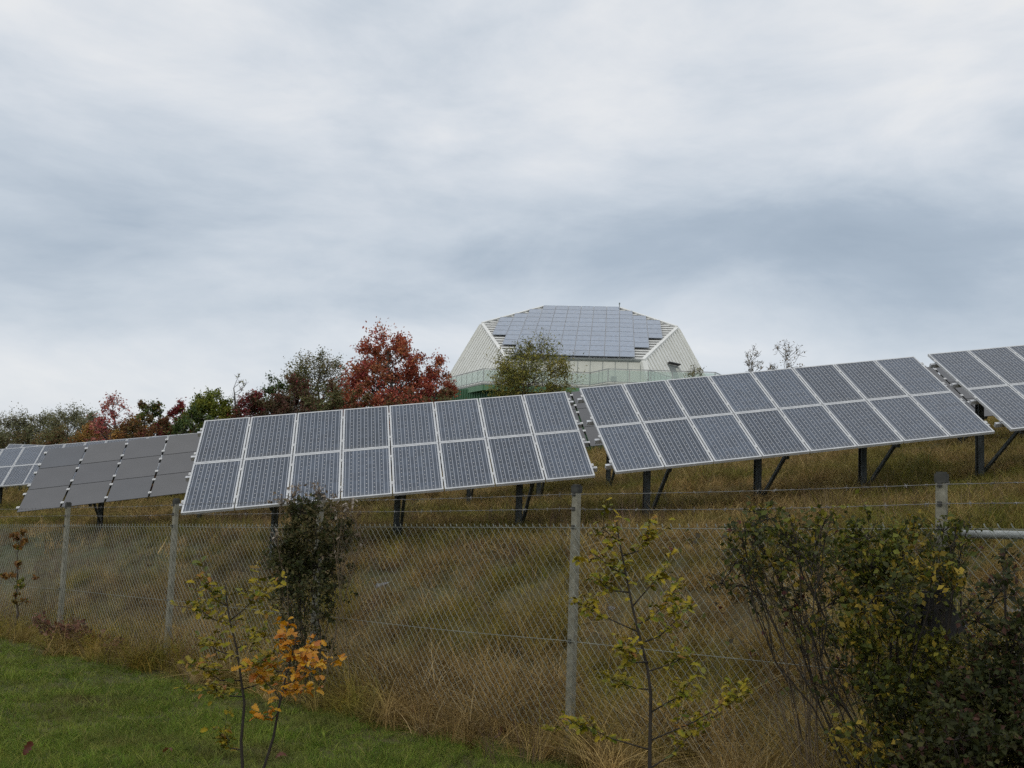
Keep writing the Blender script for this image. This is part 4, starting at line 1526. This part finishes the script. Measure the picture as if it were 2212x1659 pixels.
sapling('young oak with green and yellowing leaves, left of the orange sapling', [(526, 1700), (521, 1600), (528, 1520), (519, 1455), (511, 1400), (497, 1345), (490, 1300), (487, 1262)], 5.3,
        [((500, 1350), (425, 1310), 0.1), ((497, 1340), (560, 1280), -0.1), ((512, 1420), (440, 1380), 0.15), ((512, 1400), (575, 1370), 0.1), ((518, 1470), (435, 1440), -0.15), ((526, 1505), (450, 1480), 0.2), ((522, 1440), (578, 1420), -0.2), ((492, 1310), (455, 1275), 0.0), ((520, 1490), (590, 1460), 0.25), ((523, 1620), (485, 1590), 0.1)],
        'oak_green', 640, 0.046, 101, 0.010)
sapling('young oak with glowing orange leaves near the bottom of the photo', [(560, 1690), (590, 1595), (606, 1510), (618, 1460), (632, 1410), (642, 1372)], 5.15,
        [((606, 1510), (560, 1460), 0.1), ((612, 1480), (685, 1440), -0.1), ((620, 1450), (575, 1425), 0.1), ((628, 1425), (672, 1400), 0.1), ((600, 1540), (570, 1545), -0.1), ((634, 1405), (615, 1380), 0.0), ((612, 1490), (650, 1490), 0.1), ((622, 1450), (660, 1430), -0.15)],
        'oak_orange', 280, 0.051, 102, 0.009)
sapling('taller young oak with green and yellow leaves right of the concrete post', [(1403, 1720), (1404, 1600), (1406, 1500), (1398, 1440), (1380, 1370), (1366, 1310), (1350, 1230), (1338, 1170), (1332, 1128)], 5.0,
        [((1404, 1620), (1242, 1560), 0.1), ((1378, 1365), (1245, 1298), 0.15), ((1404, 1600), (1590, 1505), 0.1), ((1366, 1310), (1440, 1230), 0.1), ((1352, 1240), (1290, 1200), -0.1), ((1345, 1200), (1400, 1165), 0.1), ((1385, 1390), (1470, 1330), -0.1), ((1400, 1450), (1480, 1420), 0.15), ((1406, 1490), (1330, 1470), 0.1),
         ((1360, 1280), (1300, 1265), 0.1), ((1375, 1350), (1450, 1290), 0.2), ((1338, 1170), (1300, 1140), 0.0), ((1404, 1540), (1480, 1500), -0.1), ((1400, 1430), (1340, 1400), -0.2), ((1404, 1660), (1500, 1580), 0.2)],
        'oak_green', 980, 0.046, 103, 0.011)

# fallen leaves on the lawn
fl_me = [oak_leaf('fallen_leaf', MT['fallen'], c) for c in (1.2, -1.2)]
FALL = ((768, 1528, 0.15, 'largest rust-red fallen leaf, at the grass edge right of the orange sapling'),
        (808, 1552, 0.10, 'small rust-red fallen leaf just right of the largest one'),
        (893, 1551, 0.13, 'rust-red fallen leaf midway between the orange sapling and the concrete post'),
        (1055, 1572, 0.12, 'brown-red fallen leaf a little left of the concrete post'),
        (1068, 1606, 0.11, 'brown-red fallen leaf nearest the foot of the concrete post'),
        (372, 1630, 0.09, 'dark red fallen leaf on the lawn left of the green oak sapling'),
        (48, 1645, 0.10, 'red fallen leaf in the lower left corner of the lawn'),
        (620, 1640, 0.09, 'fallen leaf at the foot of the orange sapling'),
        (432, 1425, 0.10, 'fallen leaf on the lawn at the foot of the dry grass left of the saplings'))
for i, (u, v_, s_, lab) in enumerate(FALL):
    # walk down the view ray to the ground
    d = np.array(at(u, v_, 1.0)) - (0, 0, EYE)
    k = 3.0
    while k < 20 and EYE + d[2] * k > gz(d[0] * k, d[1] * k) + 0.03:
        k += 0.02
    o = bpy.data.objects.new('fallen_leaf', fl_me[i % 2])
    link(o)
    o.scale = (s_, s_, s_)
    o.location = (d[0] * k, d[1] * k, gz(d[0] * k, d[1] * k) + 0.06)
    o.rotation_euler = (rng.normal() * 0.4, rng.normal() * 0.4, rng.uniform(0, 6.28))
    tag(o, lab, 'leaf', 'fallen leaves on the lawn')

# pale flat stones showing through the grass behind the fence
STONES = ((1130, 1188, 'pale flat stone behind the fence, below the pile left of the concrete post'),
          (1330, 1298, 'pale flat stone behind the fence, between the concrete post and the taller oak sapling'),
          (1400, 1304, 'pale flat stone behind the upper branches of the taller oak sapling'),
          (1150, 1352, 'pale flat stone behind the fence, left of the concrete post and above its middle wire'),
          (1540, 1368, 'pale flat stone between the taller oak sapling and the leaning hawthorn'),
          (2190, 1300, 'pale flat stone behind the fence at the right edge of the photo'),
          (2125, 1250, 'pale flat stone below the horizontal brace tube'),
          (825, 1252, 'pale flat stone behind the fence, right of the dark shrub'))
for i, (u, v_, lab) in enumerate(STONES):
    d = np.array(at(u, v_, 1.0)) - (0, 0, EYE)
    k = 6.0
    while k < 25 and EYE + d[2] * k > gz(d[0] * k, d[1] * k) + 0.08:
        k += 0.03
    x, y = d[0] * k, d[1] * k
    q = MB()
    na = 9
    an = np.arange(na) * 2 * math.pi / na
    rr_ = rng.uniform(0.05, 0.15, na)
    low = np.stack([np.cos(an) * rr_, np.sin(an) * rr_ * 0.6, np.full(na, -0.1)], 1)
    top_ = np.stack([np.cos(an) * rr_ * 0.85, np.sin(an) * rr_ * 0.5, rng.uniform(0.0, 0.05, na)], 1)
    q.add(np.concatenate([low, top_]), [(j, (j + 1) % na, na + (j + 1) % na, na + j) for j in range(na)] + [tuple(range(na, 2 * na))])
    o = bpy.data.objects.new('flat_stone', q.mesh('flat_stone', MT['stone']))
    link(o)
    o.location = (x, y, gz(x, y) - 0.02)
    o.rotation_euler = (rng.normal() * 0.15, rng.normal() * 0.15, rng.uniform(0, 6.28))
    tag(o, lab, 'stone', 'pale stones in the grass behind the fence')

# ------------------------------------------------------------------ grass
def clump(name, nb, h, spread, width, bend, mat_, seed, segs=3):
    r = np.random.default_rng(seed)
    vv, ff, bl = [], [], []
    for i in range(nb):
        az = r.uniform(0, 2 * math.pi)
        rad = spread * math.sqrt(r.uniform())
        p = np.array([math.cos(az) * rad, math.sin(az) * rad, -0.03])
        d_az = r.uniform(0, 2 * math.pi)
        dh = np.array([math.cos(d_az), math.sin(d_az), 0])
        sd_ = np.array([-dh[1], dh[0], 0])
        ta = r.uniform(0, math.pi)
        sd_ = sd_ * math.cos(ta) + dh * math.sin(ta)
        hh = h * r.uniform(0.45, 1.15)
        bd = bend * hh * r.uniform(0.2, 1.3)
        w_ = width * r.uniform(0.6, 1.3)
        n0 = len(vv)
        for s_ in range(segs + 1):
            f = s_ / segs
            c_ = p + dh * bd * f * f + np.array([0, 0, hh * f * (1 - 0.25 * f * bend)])
            ww = w_ * (1 - f) ** 0.7
            if s_ < segs:
                vv += [c_ - sd_ * ww / 2, c_ + sd_ * ww / 2]
                bl += [i / nb] * 2
            else:
                vv.append(c_)
                bl.append(i / nb)
        for s_ in range(segs):
            a_ = n0 + s_ * 2
            ff.append((a_, a_ + 1, a_ + 3, a_ + 2) if s_ < segs - 1 else (a_, a_ + 1, a_ + 2))
    me_ = bpy.data.meshes.new(name)
    me_.from_pydata([tuple(q) for q in vv], [], ff)
    at_ = me_.attributes.new('blade', 'FLOAT', 'POINT')
    at_.data.foreach_set('value', np.array(bl, np.float32) * 0.22)
    me_.materials.append(mat_)
    return bpy.data.objects.new(name, me_)


def scatter(name, label, cat, protos, pts, scl, rot):
    colp = bpy.data.collections.new(name + '_clumps')
    for p in protos:
        colp.objects.link(p)
    me_ = bpy.data.meshes.new(name)
    k = len(pts)
    me_.vertices.add(k)
    me_.vertices.foreach_set('co', np.asarray(pts, np.float32).ravel())
    me_.attributes.new('scl', 'FLOAT', 'POINT').data.foreach_set('value', np.asarray(scl, np.float32))
    me_.attributes.new('rot', 'FLOAT_VECTOR', 'POINT').data.foreach_set('vector', np.asarray(rot, np.float32).ravel())
    me_.attributes.new('pid', 'INT', 'POINT').data.foreach_set('value', np.random.default_rng(k).integers(0, len(protos), k).astype(np.int32))
    o = link(bpy.data.objects.new(name, me_))
    ng = bpy.data.node_groups.new(name, 'GeometryNodeTree')
    ng.interface.new_socket('Geometry', in_out='INPUT', socket_type='NodeSocketGeometry')
    ng.interface.new_socket('Geometry', in_out='OUTPUT', socket_type='NodeSocketGeometry')
    gi, go = ng.nodes.new('NodeGroupInput'), ng.nodes.new('NodeGroupOutput')
    ip = ng.nodes.new('GeometryNodeInstanceOnPoints')
    ci = ng.nodes.new('GeometryNodeCollectionInfo')
    ci.inputs['Collection'].default_value = colp
    ci.inputs['Separate Children'].default_value = True
    ci.inputs['Reset Children'].default_value = True

    def na_(nm, ty):
        n_ = ng.nodes.new('GeometryNodeInputNamedAttribute')
        n_.data_type = ty
        n_.inputs['Name'].default_value = nm
        return n_.outputs['Attribute']
    lk = ng.links.new
    lk(gi.outputs[0], ip.inputs['Points'])
    lk(ci.outputs[0], ip.inputs['Instance'])
    ip.inputs['Pick Instance'].default_value = True
    lk(na_('pid', 'INT'), ip.inputs['Instance Index'])
    lk(na_('rot', 'FLOAT_VECTOR'), ip.inputs['Rotation'])
    lk(na_('scl', 'FLOAT'), ip.inputs['Scale'])
    lk(ip.outputs[0], go.inputs[0])
    md = o.modifiers.new('scatter', 'NODES')
    md.node_group = ng
    return tag(o, label, cat, kind='stuff')


def lawn_edge(x, y):
    """signed distance of the mown edge from the fence line: the lawn lies below it"""
    s, l = fence_sl(x, y)
    return s + np.interp(l, [-8, -1.6, -0.3, 1.2, 2.5, 5, 8, 12, 16], [4.2, 3.4, 1.5, 0.75, 0.45, 0.45, 0.75, 0.95, 1.0]) + 0.25 * lump(x, y, 1.6, 2.2)


def wedge(n, y0, y1, power, margin=2.0, slope=0.60):
    """random ground points in the part of the ground that can be seen, denser close by"""
    u_ = rng.uniform(size=n)
    y = (y0 ** (1 - power) + u_ * (y1 ** (1 - power) - y0 ** (1 - power))) ** (1 / (1 - power))
    x = rng.uniform(-1, 1, n) * (slope * y + margin)
    return x, y


def rots(n, tilt=0.12):
    return np.stack([rng.normal(size=n) * tilt, rng.normal(size=n) * tilt, rng.uniform(0, 6.28, n)], 1)


# mown lawn
lp = [clump('lawn_clump', 34, 0.085, 0.09, 0.005, 0.9, MT['lawn'], 200 + i) for i in range(5)] + [clump('lawn_tuft', 24, 0.14, 0.06, 0.0045, 0.9, MT['lawn'], 210 + i) for i in range(2)]
x, y = wedge(84000, 3.8, 17, 1.5, margin=1.4)
ok = lawn_edge(x, y) < 0.1 + rng.normal(size=len(x)) * 0.15
x, y = x[ok], y[ok]
z = ground_z(x, y)
scatter('lawn_grass', 'short green lawn grass in the left foreground', 'grass', lp, np.stack([x, y, z], 1), rng.uniform(0.6, 1.2, len(x)) * (1 + 0.35 * lump(x, y, 2.1, 0.3)) * (0.8 + 0.02 * y), rots(len(x), 0.2))

# tall dry grass along and behind the fence
dpz = [clump('dry_clump', 26, 0.42, 0.13, 0.006, 1.0, MT['dry'], 220 + i, 4) for i in range(6)] + [clump('dry_tuft', 20, 0.60, 0.10, 0.0055, 0.7, MT['dry'], 230 + i, 4) for i in range(2)]
x, y = wedge(44000, 4.2, 19, 1.2)
s_, l_ = fence_sl(x, y)
tus = lump(x, y, 2.6, 0.9) + 0.7 * lump(x, y, 5.3, 2.0)
ok = (lawn_edge(x, y) > -0.05 + rng.normal(size=len(x)) * 0.12) & (s_ < 6.5) & (rng.uniform(size=len(x)) < 0.42 + 0.9 * np.clip(tus, -0.25, 1))
x, y, s_, l_ = x[ok], y[ok], s_[ok], l_[ok]
z = ground_z(x, y)
sc = rng.uniform(0.55, 1.1, len(x)) * (1 + 0.38 * np.exp(-((l_ - 4.6) / 2.2) ** 2 - ((s_ - 0.3) / 1.1) ** 2)) * (1 + 0.3 * lump(x, y, 1.1, 1.1) + 0.45 * (lump(x, y, 2.6, 0.9) + 0.7 * lump(x, y, 5.3, 2.0))) * np.interp(s_, [-3, -0.8, 0.3, 1.5, 4, 6.5], [0.6, 0.85, 1.05, 0.8, 0.6, 0.6])
dpz += [clump('tussock', 60, 0.55, 0.09, 0.0065, 1.4, MT['dry'], 235 + i, 4) for i in range(3)]
scatter('tall_dry_grass', 'tall tan dry grass along the chain-link fence', 'grass', dpz, np.stack([x, y, z], 1), sc, rots(len(x), 0.32))

# rougher olive and brown grass under and behind the solar rows
fp = [clump('field_clump', 26, 0.32, 0.16, 0.010, 1.0, MT['field'], 240 + i) for i in range(6)]
x, y = wedge(42000, 10, 60, 1.5, margin=3)
s_, l_ = fence_sl(x, y)
ok = s_ > 4.2 + rng.normal(size=len(x)) * 0.8
x, y = x[ok], y[ok]
z = ground_z(x, y)
sc = rng.uniform(0.5, 1.25, len(x)) * (1 + 0.35 * lump(x, y, 0.9, 0.7) + 0.35 * lump(x, y, 3.1, 0.7)) * np.interp(y, [10, 20, 60], [0.8, 1.0, 2.2])
scatter('field_grass', 'olive and brown rough grass under the solar rows', 'grass', fp, np.stack([x, y, z], 1), sc, rots(len(x), 0.3))

# dead weed stems, thickest at the left behind the fence
wp = [clump('weed_clump', 12, 0.75, 0.13, 0.006, 0.35, MT['weed'], 260 + i, 4) for i in range(5)]
x, y = wedge(9000, 5, 26, 1.2)
s_, l_ = fence_sl(x, y)
dens = np.clip(np.interp(l_, [-4, 4, 8, 14], [0.10, 0.16, 0.6, 0.9]) * (0.6 + 0.8 * lump(x, y, 0.8, 3.3)), 0.03, 1)
ok = (s_ > -1.0) & (s_ < 8) & (rng.uniform(size=len(x)) < dens)
x, y = x[ok], y[ok]
z = ground_z(x, y)
scatter('dead_weeds', 'brown dead weed stems behind the left part of the fence', 'weeds', wp, np.stack([x, y, z], 1), rng.uniform(0.45, 1.05, len(x)), rots(len(x), 0.2))
